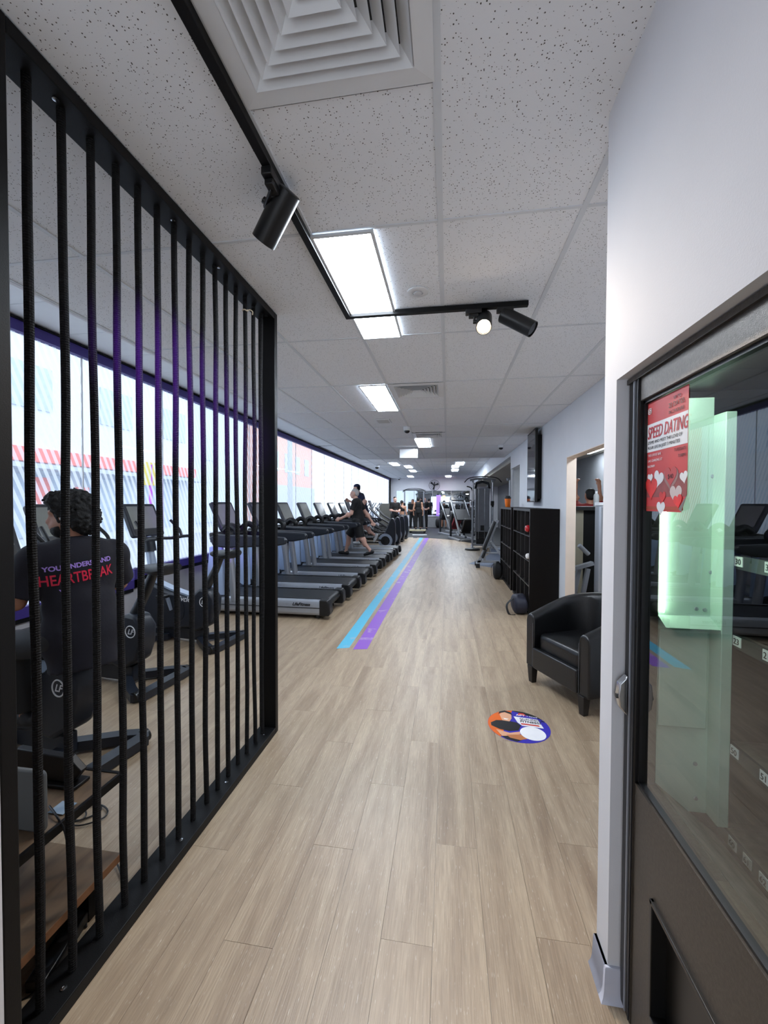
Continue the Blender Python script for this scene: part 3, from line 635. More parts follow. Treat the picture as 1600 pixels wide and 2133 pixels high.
# trays with numbered tags and coils
trays = [(.625, (60, 61, 62, 63, 64)), (.875, (50, 51, 52)), (1.172, (23, 21, 22)), (1.385, (30, 31, 32))]
for z, nums in trays:
    tr_ = MB().box(.772, 1.34, VY0 + .05, YM - .004, z - .012, z).build('tray', M_TRAY, vm, smooth=0)
    MB().box(.764, .772, VY0 + .05, YM - .004, z - .016, z + .020).build('tray_lip', M_DGREY, tr_, smooth=0)
    for i, nn in enumerate(nums):
        y = 1.222 - i * (.055 if z < .7 else .105)
        MB().box(.762, .7645, y - .030, y, z - .008, z + .018).build('tag', M_WHITE, tr_, smooth=0)
        text(str(nn), .022, S_BLK, tr_, (.7617, y - .003, z - .003), (PI / 2, 0, -PI / 2))
    for i in range(3 if z < 1.1 else 0):
        y = 1.10 - i * .2
        pts = [(.82 + .5 * t / 60, y + .035 * math.cos(t * .75), z + .04 + .035 * math.sin(t * .75)) for t in range(61)]
        MB().tube(pts, .0022, 5).build('coil', M_CHROME, vm)
prod = [('blue snack carton standing first on the second vending tray', 1.172, 1.20, .13, .11, (44, 66, 140)), ('blue snack carton standing second on the second vending tray', 1.172, 1.06, .13, .10, (52, 78, 160)), ('dark blue flat carton lying third on the second vending tray', 1.172, .92, .12, .08, (30, 44, 90)),
        ('deep blue snack box first on the top vending tray', 1.385, 1.19, .12, .13, (50, 62, 132)), ('pale snack packet second on the top vending tray', 1.385, 1.04, .11, .16, (186, 186, 176)), ('yellow snack packet lying on the third vending tray', .875, 1.05, .10, .05, (206, 184, 54))]
for lb, z, y, w, h, c in prod:
    o = MB().prism([(.83, z + .0005), (.95, z + .0005), (.945, z + h), (.835, z + h)], y - w, y, 'xz').build('snack_box', mat('carton_%d_%d_%d' % c, c, .4), None, bevel=.003); tag(o, lb, 'snack box', 'snacks in the vending machine')
lk = MB().prism([(VF - .004, .91), (VF - .026, .935), (VF - .03, .97), (VF - .026, 1.005), (VF - .004, 1.03)], 1.296, 1.322, 'xz').build('lock_handle', M_CHROME, vm, bevel=.003)
MB().lathe([(0, 0), (.008, 0), (.007, .004), (0, .005)], 14, rotm(0, -PI / 2, 0, (VF - .029, 1.309, .965))).build('keyhole', M_DGREY, lk)

# poster taped on the vending glass
po = thing('poster', 'red and white speed dating poster taped on the vending machine glass', 'poster', (.5555, 1.250, 1.822), 0); po.rotation_euler = (PI / 2, 0, -PI / 2)
P_RED = mat('poster_red', (205, 62, 62), .5, var=.05); P_DK = mat('poster_dark_ink', (70, 34, 36), .5); P_RED2 = mat('poster_red_ink', (196, 24, 44), .5); P_HEART = mat('poster_heart_red', (226, 52, 48), .4, var=.2, scale=30); P_GREY = mat('poster_heart_grey', (150, 112, 108), .5, var=.3, scale=18)
PWI, PHE = .196, .300
MB().prism([(0, 0), (PWI, 0), (PWI, -PHE * .86), (PWI - .022, -PHE), (0, -PHE)], .0004, .001, 'xy').build('sheet', P_RED, po, smooth=0)
MB().add([(PWI, -PHE * .86, .001), (PWI - .022, -PHE, .001), (PWI - .012, -PHE * .97, .012)], [(0, 1, 2)]).build('curled_corner', S_WH, po, smooth=0)
def pq(x0, x1, y0, y1, m, nm, z=.0012): return MB().box(x0, x1, y0, y1, z, z + .0003).build(nm, m, po, smooth=0)
pq(0, PWI, -.137, -.060, S_WH, 'white_band')
pq(0, PWI - .014, -PHE * .985, -PHE * .955, mat('poster_footer', (176, 74, 50), .5), 'footer_band')
pq(0, PWI, -.262, -.205, mat('poster_dull_red', (150, 72, 70), .5, var=.25, scale=22), 'dull_field', .0011)  # duller red printed band behind the hearts
def heart(cx, cy, s, m, rot=0, z=.0014, nm='printed_heart'):
    pts = []
    for i in range(28):
        t = 2 * PI * i / 28; x = .06 * 16 * math.sin(t) ** 3; y = .06 * (13 * math.cos(t) - 5 * math.cos(2 * t) - 2 * math.cos(3 * t) - math.cos(4 * t))
        pts.append((cx + s * (x * math.cos(rot) - y * math.sin(rot)), cy + s * (x * math.sin(rot) + y * math.cos(rot))))
    MB().prism(pts, z, z + .0003, 'xy').build(nm, m, po, smooth=0)
heart(.126, -.215, .036, P_GREY); heart(.125, -.208, .030, mat('poster_heart_mid', (190, 62, 62), .4), z=.0018); heart(.028, -.235, .034, P_HEART, z=.0018); heart(.066, -.212, .026, S_WH, -.3, z=.0015); heart(.020, -.208, .015, S_WH, z=.0014); heart(.183, -.215, .017, S_WH, .2); heart(.150, -.255, .028, mat('poster_heart_pale', (206, 190, 186), .4), z=.0016); heart(.160, -.272, .020, P_HEART, .2, z=.0020); heart(.088, -.260, .017, P_HEART, z=.0018); heart(.080, -.290, .022, S_WH, z=.0015)
TXT = [('UP TO', .011, P_DK, .150, -.020, 'CENTER', 0, 1), ('20 DATES', .0165, P_DK, .146, -.037, 'CENTER', 0, 1), ('IN 2 HOURS', .0125, P_DK, .146, -.053, 'CENTER', 0, 1),
       ('SPEED DATING', .046, P_RED2, .004, -.1005, 'LEFT', .25, .62), ('COME AND MEET THE LOVE OF', .0118, S_BLK, .006, -.1155, 'LEFT', 0, 1), ('YOUR LIFE IN JUST 3 MINUTES', .0118, S_BLK, .006, -.1300, 'LEFT', 0, 1),
       ('THE LODGE BAR', .0095, S_WH, .007, -.150, 'LEFT', 0, 1), ('5/415 DARLING ST', .0095, S_WH, .007, -.165, 'LEFT', 0, 1), ('BALMAIN', .0095, S_WH, .007, -.180, 'LEFT', 0, 1), ('TUESDAYS', .0105, P_DK, .190, -.150, 'RIGHT', 0, 1), ('7:30PM', .0105, P_DK, .190, -.166, 'RIGHT', 0, 1), ('$40', .017, P_DK, .126, -.216, 'CENTER', 0, 1)]
for b_, s_, m_, x_, y_, al, sh, sx_ in TXT: text(b_, s_, m_, po, (x_, y_, .0024), (0, 0, 0), align=al, shear=sh, sx=sx_, ext=.0001, bold=.0003 if s_ > .03 else 0)
ic = MB(); ic.tube([(.014 + .0075 * a, -.024 + .0075 * b, .0018) for a, b in ((-1, -.7), (-.7, -1), (.7, -1), (1, -.7), (1, .7), (.7, 1), (-.7, 1), (-1, .7))], .0012, 5, closed=True); ic.build('icon_outline', S_WH, po)
MB().tube([(.014 + .0038 * math.cos(a), -.024 + .0038 * math.sin(a), .0018) for a in [i * PI / 6 for i in range(12)]], .001, 5, closed=True).build('icon_ring', S_WH, po)

# ------------------------------------------------------------------ tub armchair
ch = thing('tub_armchair', 'black leatherette tub armchair on short dark legs against the right wall', 'armchair', (1.118, 3.52, 0), -1.115)
def arm_path(w, yf, yb, r, n=10):
    p = [(-w, yf, -1, 0), (-w, yf + .18, -1, 0), (-w, yb - r, -1, 0)]
    for i in range(1, n): a = PI - (PI / 2) * i / n; p.append((-w + r + r * math.cos(a), yb - r + r * math.sin(a), math.cos(a), math.sin(a)))
    p.append((-w + r, yb, 0, 1)); p.append((w - r, yb, 0, 1))
    for i in range(1, n): a = PI / 2 - (PI / 2) * i / n; p.append((w - r + r * math.cos(a), yb - r + r * math.sin(a), math.cos(a), math.sin(a)))
    p += [(w, yb - r, 1, 0), (w, yf + .18, 1, 0), (w, yf, 1, 0)]
    return p
path = arm_path(.305, -.30, .30, .27); rings = []
for x, y, nx, ny in path:
    f_ = (y + .30) / .60; hh = .585 + .185 * (f_ ** 0.9 if f_ > 0 else 0); t_ = .052
    lean = .05 * f_
    prof = [(-t_ + .0, .135), (-t_, hh - .06), (-t_ * .85, hh - .02), (-t_ * .4, hh - .002), (t_ * .3, hh), (t_ * .85, hh - .02), (t_, hh - .06), (t_ * .95, .135)]
    rings.append([(x + nx * (a + lean * z), y + ny * (a + lean * z), z) for a, z in prof])
MB().rings(rings).build('shell', M_LEATHER, ch, smooth=.9, bevel=.012, seg=3)
MB().rbox(-.25, .25, -.27, .24, .27, .435, .06).build('seat_cushion', M_LEATHER, ch, bevel=.035, seg=4, smooth=1.0)
MB().box(-.252, .252, -.315, -.27, .14, .315).build('front_panel', M_LEATHER, ch, bevel=.012, seg=3)
for x in (-.262, .262): MB().tube([(x, -.357 + .052, .15), (x, -.357 + .052, .52)], .0022, 6).build('seam', mat('grey_stitching', (90, 92, 96), .6), ch)
for x, y in ((-.29, -.28), (.29, -.28), (-.24, .24), (.24, .24)):
    MB().rings([[(x + sx * .022, y + sy * .022, 0) for sx, sy in ((-1, -1), (1, -1), (1, 1), (-1, 1))], [(x + sx * .032, y + sy * .032, .145) for sx, sy in ((-1, -1), (1, -1), (1, 1), (-1, 1))]]).build('leg', mat('dark_stained_leg', (22, 18, 17), .4), ch, bevel=.003)
for xx in (-.10, .20): MB().tube(sstep([(xx, .262, .44), (xx, .272, .60), (xx * 1.02, .285, .745)]), .002, 6).build('seam', mat('grey_stitching', (90, 92, 96), .6), ch)

# ------------------------------------------------------------------ cube shelves
M_SHELF = mat('black_brown_laminate', (13, 9, 8), .55, var=.12, spec=.2); M_SHELFE = mat('shelf_edge', (34, 31, 31), .4)
def cube_shelf(loc, label):
    t = thing('cube_shelf', label, 'shelf', loc, 0, 'black cube shelves')
    Wd, D, Hh, T1, T2 = 1.45, .388, 1.468, .038, .016
    for y in (0, Wd - T1): MB().box(0, D, y, y + T1, 0, Hh).build('side_panel', M_SHELF, t, bevel=.001)
    for z in (0, Hh - T1): MB().box(0, D, T1, Wd - T1, z, z + T1).build('top_panel' if z else 'base_panel', M_SHELF, t, bevel=.001)
    MB().box(D - .004, D, T1, Wd - T1, T1, Hh - T1).build('back_panel', M_BLACKP, t, smooth=0)
    c = (Wd - 2 * T1) / 4; r = (Hh - 2 * T1) / 4
    for i in range(1, 4):
        MB().box(.002, D - .004, T1 + c * i - T2 / 2, T1 + c * i + T2 / 2, T1, Hh - T1).build('divider', M_SHELFE, t, smooth=0)
        MB().box(.001, D - .004, T1, Wd - T1, T1 + r * i - T2 / 2, T1 + r * i + T2 / 2).build('shelf_board', M_SHELFE, t, smooth=0)
    ed = MB().box(-.001, .001, 0, Wd, Hh - T1, Hh).build('edge_strip', M_SHELFE, t, smooth=0); MB().box(-.001, .001, 0, T1, 0, Hh - T1).build('edge_strip', M_SHELFE, t, smooth=0)
    return t
cube_shelf((1.128, 5.86, 0), 'tall black cube shelf nearest to the armchair'); cube_shelf((1.118, 7.47, 0), 'tall black cube shelf farther along the right wall, orange cup on it')
def blob(name, label, cat, c, r, m, extra=None, seed=0, group=None, sq=0.42):
    """soft sack-like body with folds"""
    rg = random.Random(seed); rings = []
    ph = [rg.uniform(0, 6) for _ in range(6)]
    for j in range(13):
        t = PI * j / 12; z = -math.cos(t); q = max(math.sin(t), .02) ** sq
        rings.append([(r[0] * q * math.copysign(abs(math.cos(a)) ** .55, math.cos(a)) * (1 + .07 * math.sin(3 * a + ph[0]) + .05 * math.sin(5 * a + ph[1] + z * 2)), r[1] * q * math.copysign(abs(math.sin(a)) ** .55, math.sin(a)) * (1 + .06 * math.sin(4 * a + ph[2])), r[2] * (z * (1 + .06 * math.sin(2 * a + ph[3])))) for a in [2 * PI * k / 24 for k in range(24)]])
    t_ = thing(name, label, cat, c, 0, group)
    MB().rings(rings).build('body', m, t_, smooth=1.2)
    if extra: extra(t_)
    return t_
M_NAVY = mat('navy_nylon', (24, 26, 44), .6, var=.2, bump=.2, bscale=40); M_BAGB = mat('black_nylon', (20, 20, 22), .6, var=.2, bump=.2, bscale=40)
def strap(pts, r=.012, m=M_BAGB, nm='strap'): return lambda t: MB().tube(sstep(pts), r, 6, flat=(.03, .006)).build(nm, m, t)
blob('gym_bag', 'dark navy gym bag on the floor by the near cube shelf', 'bag', (1.02, 5.98, .125), (.10, .20, .125), M_NAVY, strap([(-.10, -.05, .08), (-.19, -.12, .0), (-.16, -.16, -.12), (-.08, -.16, -.128)]), 2)
blob('gym_bag', 'black backpack on the floor by the far cube shelf', 'bag', (1.02, 8.60, .17), (.085, .16, .17), M_BAGB, strap([(-.06, 0, .15), (-.12, 0, .05), (-.10, 0, -.12)]), 5)
zr = .038 + .348
blob('boxing_glove', 'shiny red glove in the near cube shelf', 'glove', (1.128, 5.985, zr * 3 - .02 + .05), (.045, .065, .048), mat('glossy_red_vinyl', (178, 20, 30), .25), None, 3, sq=.8)
blob('towel_roll', 'small white rolled towel in the near cube shelf', 'towel', (1.13, 5.965, zr * 2 - .012 + .04), (.035, .045, .04), mat('white_towelling', (226, 224, 222), .9), None, 4, sq=.7)
blob('clothes_bundle', 'dark bundle of clothes in the lowest near shelf cube', 'bundle', (1.26, 6.02, .038 + .10), (.10, .12, .098), M_NAVY, None, 8)
blob('drink_bag', 'small grey drawstring bag in an upper cube of the near shelf', 'bag', (1.25, 6.62, zr * 3 - .02 + .09), (.05, .06, .09), mat('grey_cloth', (92, 92, 94), .8), None, 9)
blob('cloth_heap', 'black cloth heap in an upper cube of the far shelf', 'cloth', (1.25, 7.75, zr * 3 - .02 + .05), (.08, .10, .05), M_BAGB, None, 10)
cu = thing('shaker_cup', 'orange cup with a black lid standing on the far cube shelf', 'cup', (1.22, 8.62, 1.468))
MB().lathe([(.045, 0), (.048, .004), (.062, .17), (.060, .172), (0, .172)], 24).build('body', mat('orange_plastic', (240, 122, 40), .4), cu); MB().lathe([(.064, .17), (.064, .20), (.05, .205), (.05, .225), (0, .23)], 24).build('lid', M_BLACKP, cu)

# portrait display on the right wall
tv = thing('wall_display', 'tall portrait screen in a black frame on the right wall', 'screen', (1.43, 7.29, 1.565), .0)
MB().box(-.02, .02, -.335, .335, 0, 1.20).build('bezel', M_BLACKP, tv, bevel=.004); MB().box(-.0215, -.0195, -.312, .312, .022, 1.178).build('display', mat('mirror_dark_display', (34, 34, 46), .06, var=.05, spec=.9), tv, smooth=0)
MB().box(.02, .088, -.30, .30, .06, 1.10).build('wall_mount', M_BLACKM, tv, smooth=0)

# ------------------------------------------------------------------ side room through the doorway
M_OLIVE = mat('olive_grey_panel', (120, 114, 98), .6, var=.06)
hw = thing('counter', 'dark counter with an olive panel seen through the doorway', 'counter', (0, 0, 0)); MB().box(1.72, 3.1, 6.55, 6.95, 1.44, 1.50).build('top', M_BLACKP, hw, bevel=.004); MB().box(1.74, 2.05, 6.60, 6.9, 0, 1.44).build('panel', M_OLIVE, hw, smooth=0); MB().box(2.05, 3.05, 6.62, 6.9, 0, 1.44).build('front', M_BLACKM, hw, smooth=0)
sh = thing('curved_machine', 'silver curved machine shroud standing in the doorway room', 'machine', (1.99, 5.62, 0)); MB().prism([(-.07, -.05), (-.02, -.07), (.05, -.06), (.1, -.02), (.1, .12), (-.07, .12)], .03, 1.52, 'xy').build('shroud', M_SILVER, sh, bevel=.02, seg=3); MB().prism([(-.07, -.05), (-.02, -.07), (.05, -.06), (.1, -.02), (.1, .12), (-.07, .12)], 1.52, 1.56, 'xy').build('cap', M_WHITE, sh); MB().box(-.12, .14, -.12, .2, 0, .03).build('base', M_BLACKP, sh, smooth=0)
wm = thing('plate_machine', 'grey angled exercise machine frame low in the doorway', 'machine', (1.86, 6.1, 0))
for i, (x, z) in enumerate(((-.10, .0), (.02, .03))): MB().tube([(x, 0, .10 + z), (x + .10, .05, .62)], .03, 6, flat=(.07, .05)).build('frame_bar', M_SILVER, wm)
MB().tube([(-.16, 0, .60), (.18, .05, .70)], .035, flat=(.08, .05)).build('cross_bar', M_SILVER, wm); MB().box(-.2, .2, -.1, .25, 0, .10).build('base', M_BLACKP, wm, bevel=.01); MB().cyl((.0, .06, .95), (.14, .1, .82), .03).build('handle', M_SILVER, wm)
bt = thing('water_bottle', 'clear lettered bottle on the counter behind the doorway', 'bottle', (2.27, 6.72, 1.50)); MB().lathe([(.04, 0), (.04, .16), (.03, .19), (.016, .2), (.016, .22), (0, .22)], 18).build('body', mat('cloudy_plastic', (176, 178, 178), .3), bt); MB().lathe([(.019, .2), (.019, .235), (0, .235)], 14).build('cap', M_WHITE, bt)
panel_light(2.86, 8.75, 2.615, w=.28, l=1.1, label='light panel on the side room ceiling seen through the doorway')
panel_light(2.3, 5.2, 2.615, w=.28, l=1.1, label='unseen light panel added to brighten the side room just inside the doorway')  # added out of view to lift the dark side room

# ------------------------------------------------------------------ low table behind the rope screen
lt_ = thing('low_table', 'two-tier wooden low table with a black metal frame behind the ropes', 'table', (-1.270, 1.40, 0))
WD = wood_mat('worn_brown_board', (84, 66, 50), (132, 110, 86), 14, 3); WD2 = wood_mat('board_edge', (120, 82, 54), (150, 106, 72), 14, 3)
MB().box(-.64, 0, -.85, 0, .455, .475).build('top_board', WD, lt_, smooth=0)
for b in ((-.66, .004, -.86, -.85), (-.66, .004, -.0, .012)): MB().box(b[0], b[1], b[2], b[3], .448, .478).build('frame_rail', M_BLACKM, lt_, smooth=0)
for b in ((0, .012), (-.66, -.64)): MB().box(b[0], b[1], -.85, 0, .448, .478).build('frame_rail', M_BLACKM, lt_, smooth=0)
for x in (-.64, -.03):
    for y in (-.84, -.52): MB().box(x, x + .025, y, y + .025, 0, .448).build('leg', M_BLACKM, lt_, smooth=0)
lb = MB().box(-.66, .025, -.85, -.02, .155, .18).build('lower_board', WD, lt_, smooth=0); MB().box(.025, .028, -.85, -.02, .153, .181).build('edge', WD2, lb, smooth=0)
for y in (-.80, -.12): MB().box(-.60, -.02, y, y + .03, 0, .155).build('foot', M_BLACKM, lt_, smooth=0)
bn = thing('plastic_case', 'pale grey plastic case standing on the low table', 'case', (-1.27, 1.10, .478), .0); MB().rbox(-.33, 0, 0, .018, 0, .20, .018, 'xz').build('body', mat('pale_grey_plastic', (104, 106, 106), .5), bn, bevel=.006)
ks_ = thing('black_device', 'flat black device stand on the low table', 'device', (-1.47, 1.315, .478)); MB().box(-.16, .12, -.03, .04, 0, .012).build('base', M_BLACKP, ks_, bevel=.003); MB().prism([(-.16, .012), (.09, .012), (.13, .06), (.08, .105), (-.16, .12)], -.01, .02, 'xz').build('panel', M_BLACKP, ks_, bevel=.004)
tag(MB().box(-1.345, -1.285, 1.18, 1.235, .4785, .4800).build('paper_sheet', mat('pale_blue_paper', (150, 170, 190), .7), smooth=0), 'pale blue sheet of paper on the low table', 'paper')
tag(MB().tube(sstep([(-1.36, 1.20, .485), (-1.285, 1.16, .487), (-1.242, 1.15, .44), (-1.236, 1.16, .30), (-1.225, 1.15, .19), (-1.215, 1.13, .10), (-1.27, 1.06, .006), (-1.35, 1.0, .006)], 8), .0035, 6).build('power_cable', M_BLACKP), 'thin black cable hanging over the edge of the low table', 'cable')
co = MB()
for i, (cx, cy, r_) in enumerate(((-1.77, 1.74, .07), (-1.735, 1.72, .085), (-1.79, 1.70, .055))): co.tube([(cx + r_ * math.cos(a) * (1 + .15 * math.sin(2 * a + i)), cy + r_ * .8 * math.sin(a), .006 + .004 * i) for a in [k * PI / 12 for k in range(24)]], .004, 6, closed=True)
tag(co.build('cable_coil', M_BLACKP), 'loose coil of black cable on the floor beyond the low table', 'cable')
tag(MB().tube(sstep([(-1.28, 1.43, .005), (-1.38, 1.50, .02), (-1.42, 1.45, .03), (-1.36, 1.33, .02), (-1.28, 1.26, .005)]), .0035, 6).build('floor_cable', M_BLACKP), 'black cable looping on the floor at the foot of the ropes', 'cable')
ps = thing('power_board', 'black power board on the floor behind the bottom rail', 'power board', (-1.30, 1.19, 0), .25); MB().box(-.03, .03, -.13, .13, 0, .04).build('body', M_BLACKP, ps, bevel=.004)
for i in range(3): MB().cyl((0, -.08 + .08 * i, .04), (0, -.08 + .08 * i, .0405), .018).build('socket', M_DGREY, ps)

# ------------------------------------------------------------------ treadmills
M_NAVYP = mat('blue_black_plastic', (24, 29, 39), .4, var=.06); M_FAIR = mat('pale_blue_silver_fairing', (176, 196, 228), .35, .1, var=.03); M_SCRT = mat('display_painted_sheen', (138, 140, 134), .2, var=.05, spec=.6)  # console screens: grey lightened to paint in their reflection
M_LOGO = mat('dark_logo_ink', (28, 30, 36), .4)
def make_treadmill():
    t = thing('treadmill', 'treadmill', 'treadmill', (0, 0, 0), PI, 'row of treadmills by the windows')
    for s in (-1, 1):
        a, b = sorted((s * .285, s * .425))
        rail = MB().prism([(a, .235), (a, .12), (a, .055), (b - .02, .055), (b, .085), (b, .195), (b - .012, .235), ((a + b) / 2, .252)] if s > 0 else [(b, .235), (b, .12), (b, .055), (a + .02, .055), (a, .085), (a, .195), (a + .012, .235), ((a + b) / 2, .252)], .13, 1.62, 'yz').build('side_rail', M_SILVER, t, smooth=.5)
        MB().box(.13, 1.62, s * .426 - .0015, s * .426 + .0015, .146, .156).build('groove', M_BLACKP, rail, smooth=0)
        MB().box(.13, 1.62, s * .31 - .02, s * .31 + .02, .2505, .2535).build('tread_strip', M_BLACKP, rail, smooth=0)
        cap = MB(); cap.prism([(0.02, .05), (0, .09), (.01, .21), (.04, .255), (.15, .258), (.15, .05)], min(s * .275, s * .43), max(s * .275, s * .43), 'xz').build('end_cap', M_BLACKP, t, bevel=.012, seg=3)
        MB().tube([(1.36, s * .385, .20), (1.40, s * .385, .55), (1.46, s * .38, .99)], .052, 14).build('upright', M_SILVER, t)
        MB().prism([(1.52, .26), (1.80, .26), (1.74, .93), (1.55, .95)], s * .36 - .03, s * .36 + .03, 'xz').build('fairing', M_FAIR, t, bevel=.015, seg=3)
        MB().prism([(.62, .985), (.60, 1.035), (.63, 1.078), (.85, 1.09), (1.62, 1.11), (1.72, 1.06), (1.66, .94), (1.45, .92), (1.0, .945), (.82, .945)], s * .40 - .035, s * .40 + .035, 'xz').build('arm_rail', M_NAVYP, t, bevel=.02, seg=3)
        MB().tube(sstep([(1.42, s * .26, 1.06), (1.40, s * .27, 1.16), (1.5, s * .26, 1.22), (1.6, s * .24, 1.14)]), .045, 10).build('cup_holder', M_BLACKP, t)
        for x in (.2, 1.75): MB().cyl((x, s * .33, 0), (x, s * .33, .08), .035).build('foot', M_BLACKP, t)
    belt = MB().rbox(.05, 1.66, -.275, .275, .12, .245, .055, 'xz').build('running_belt', M_BELT, t, smooth=.8)
    MB().prism([(1.60, .10), (1.58, .235), (1.68, .30), (1.92, .31), (2.02, .24), (2.03, .10)], -.40, .40, 'xz').build('motor_hood', M_NAVYP, t, bevel=.03, seg=3)
    MB().prism([(1.56, 1.0), (1.52, 1.10), (1.60, 1.14), (1.76, 1.12), (1.74, .98)], -.37, .37, 'xz').build('dash', M_BLACKP, t, bevel=.02, seg=3)
    # console leans away from the runner
    T = rotm(0, -.42, 0, (1.60, 0, 1.15))
    T = Matrix.Translation((1.60, 0, 1.15)) @ Matrix.Rotation(.42, 4, 'Y')
    cons = MB().rbox(0, .05, -.27, .27, 0, .44, .03, 'yz', T=T).build('console', M_NAVYP, t, bevel=.008)
    MB().box(-.003, .001, -.225, .225, .085, .40, T=T).build('display', M_SCRT, cons, smooth=0)
    MB().box(-.003, .001, -.2, .2, .02, .065, T=T).build('key_strip', M_BLACKP, cons, smooth=0)
    MB().tube([(1.66, 0, 1.10), (1.63, 0, 1.2)], .06, 12).build('console_neck', M_NAVYP, t)
    text('LifeFitness', .058, M_LOGO, t, (.52, .4295, .178), (PI / 2, 0, PI), shear=.3, bold=.0018)
    return t
TM_Y = [5.15 + 1.065 * k for k in range(7)]
tm_lab = ['treadmill nearest to the rope screen, first of the row', 'second treadmill of the row, counted from the rope screen', 'third treadmill of the row, counted from the rope screen', 'fourth treadmill of the row, in front of the walking man', 'treadmill the grey-haired man is walking on', 'treadmill just beyond the walking man', 'last treadmill of the row, next to the cross trainers']
tm = make_treadmill(); tm.location = (-1.51, TM_Y[0] + .425, 0); tm['label'] = tm_lab[0]
TM = [tm]

# ------------------------------------------------------------------ upright exercise bikes
def make_bike():
    t = thing('exercise_bike', 'exercise bike', 'exercise bike', (0, 0, 0), PI, 'upright exercise bikes')
    prof = [(.16, .22), (.11, .36), (.10, .50), (.17, .60), (.28, .615), (.36, .54), (.44, .50), (.70, .56), (.90, .635), (1.00, .62), (1.05, .52), (1.04, .30), (.98, .16), (.72, .13), (.42, .17), (.30, .14)]
    MB().prism(prof, -.085, .085, 'xz').build('shroud', M_NAVYP, t, bevel=.03, seg=3, smooth=.7)
    MB().prism([(.40, .515), (.44, .505), (.70, .565), (.90, .64), (.90, .655), (.69, .585), (.44, .525)], -.05, .05, 'xz').build('top_cover', M_SILVERB, t, smooth=0)
    # seat post and saddle
    MB().tube([(.26, 0, .58), (.13, 0, .80), (.06, 0, .95)], [.045, .04, .036], 12).build('seat_post', M_DGREY, t)
    MB().rings([[(x, w * math.cos(a), z + h * math.sin(a)) for a in [2 * PI * k / 14 for k in range(14)]] for x, w, h, z in ((-.13, .06, .025, 1.0), (-.12, .12, .045, .995), (-.04, .135, .05, .985), (.06, .09, .045, .985), (.14, .05, .035, .985), (.18, .025, .02, .985))]).build('saddle', M_BLACKP, t, smooth=1.0)
    # looped stabilisers
    for x, nm, w in ((-.02, 'rear_stabiliser', .27), (1.02, 'front_stabiliser', .26)):
        sgn = 1 if x < .5 else -1
        MB().tube([(x + sgn * .30, -.06, .05), (x + sgn * .10, -w * .78, .045), (x, -w, .04), (x - sgn * .03, -w * .9, .04), (x - sgn * .03, w * .9, .04), (x, w, .04), (x + sgn * .10, w * .78, .045), (x + sgn * .30, .06, .05)], 0.036, 8, closed=True, flat=(.075, .06)).build(nm, M_NAVYP, t, smooth=.8)
        for s in (-1, 1): MB().cyl((x, s * w - .02, .04), (x, s * w + .02, .04), .04).build('wheel', M_BLACKP, t)
    MB().box(.24, .80, -.04, .04, .03, .16).build('base_beam', M_NAVYP, t, bevel=.01)
    # mast, console, handlebars
    MB().tube([(.93, 0, .60), (1.00, 0, .95), (1.04, 0, 1.15)], [.055, .045, .04], 12).build('mast', M_SILVERB, t)
    MB().tube([(1.0, 0, .98), (1.03, 0, 1.14)], .065, 12).build('mast_collar', M_NAVYP, t)
    T = Matrix.Translation((1.0, 0, 1.16)) @ Matrix.Rotation(.42, 4, 'Y')
    c = MB().rbox(0, .05, -.215, .215, .0, .40, .03, 'yz', T=T).build('console', M_NAVYP, t, bevel=.008)
    MB().box(-.003, .001, -.18, .18, .09, .365, T=T).build('display', M_SCRT, c, smooth=0); MB().box(-.003, .001, -.18, .18, .02, .075, T=T).build('key_strip', M_BLACKP, c, smooth=0)
    for s in (-1, 1):
        h = MB().tube(sstep([(1.0, s * .05, 1.13), (.90, s * .20, 1.12), (.78, s * .255, 1.14), (.66, s * .25, 1.15)]), .018, 8).build('handlebar', M_BLACKP, t)
        MB().tube(sstep([(.80, s * .255, 1.14), (.84, s * .265, 1.22), (.92, s * .25, 1.30), (.95, s * .245, 1.33)]), .016, 8).build('horn', M_BLACKP, h)
        # crank and pedal
        d = s * .0
        cr = MB().tube([(.62, s * .10, .36), (.62 + s * .05, s * .115, .36 + s * .16)], .016, 8, flat=(.035, .02)).build('crank', M_SILVERB, t)
        MB().box(.62 + s * .05 - .05, .62 + s * .05 + .05, min(s * .12, s * .22), max(s * .12, s * .22), .36 + s * .16 - .015, .36 + s * .16 + .015).build('pedal', M_BLACKP, cr, bevel=.005)
        MB().lathe([(.16, 0), (.16, .006), (.0, .008)], 28, rotm(-s * PI / 2, 0, 0, (.62, s * .085, .36))).build('crank_disc', M_NAVYP, t)
        MB().tube([(.215 + .048 * math.cos(a), s * .0865, .47 + .048 * math.sin(a)) for a in [k * PI / 14 for k in range(28)]], .0045, 6, closed=True).build('logo_ring', M_WHITE, t)
        text('LF', .06, M_WHITE, t, (.215 + s * .03, s * .0868, .45), (PI / 2, 0, PI if s > 0 else 0), shear=.35, bold=.001)
        text('LifeCycle', .085, M_WHITE, t, (.70 if s > 0 else .50, s * .0868, .46), (PI / 2, 0, PI if s > 0 else 0), shear=.35, bold=.0008)
    return t
bk = make_bike(); bk.location = (-1.98, 2.06, 0); bk.rotation_euler = (0, 0, PI - .16); bk['label'] = 'upright exercise bike the seated man in the printed shirt is riding'
BIKES = [bk]

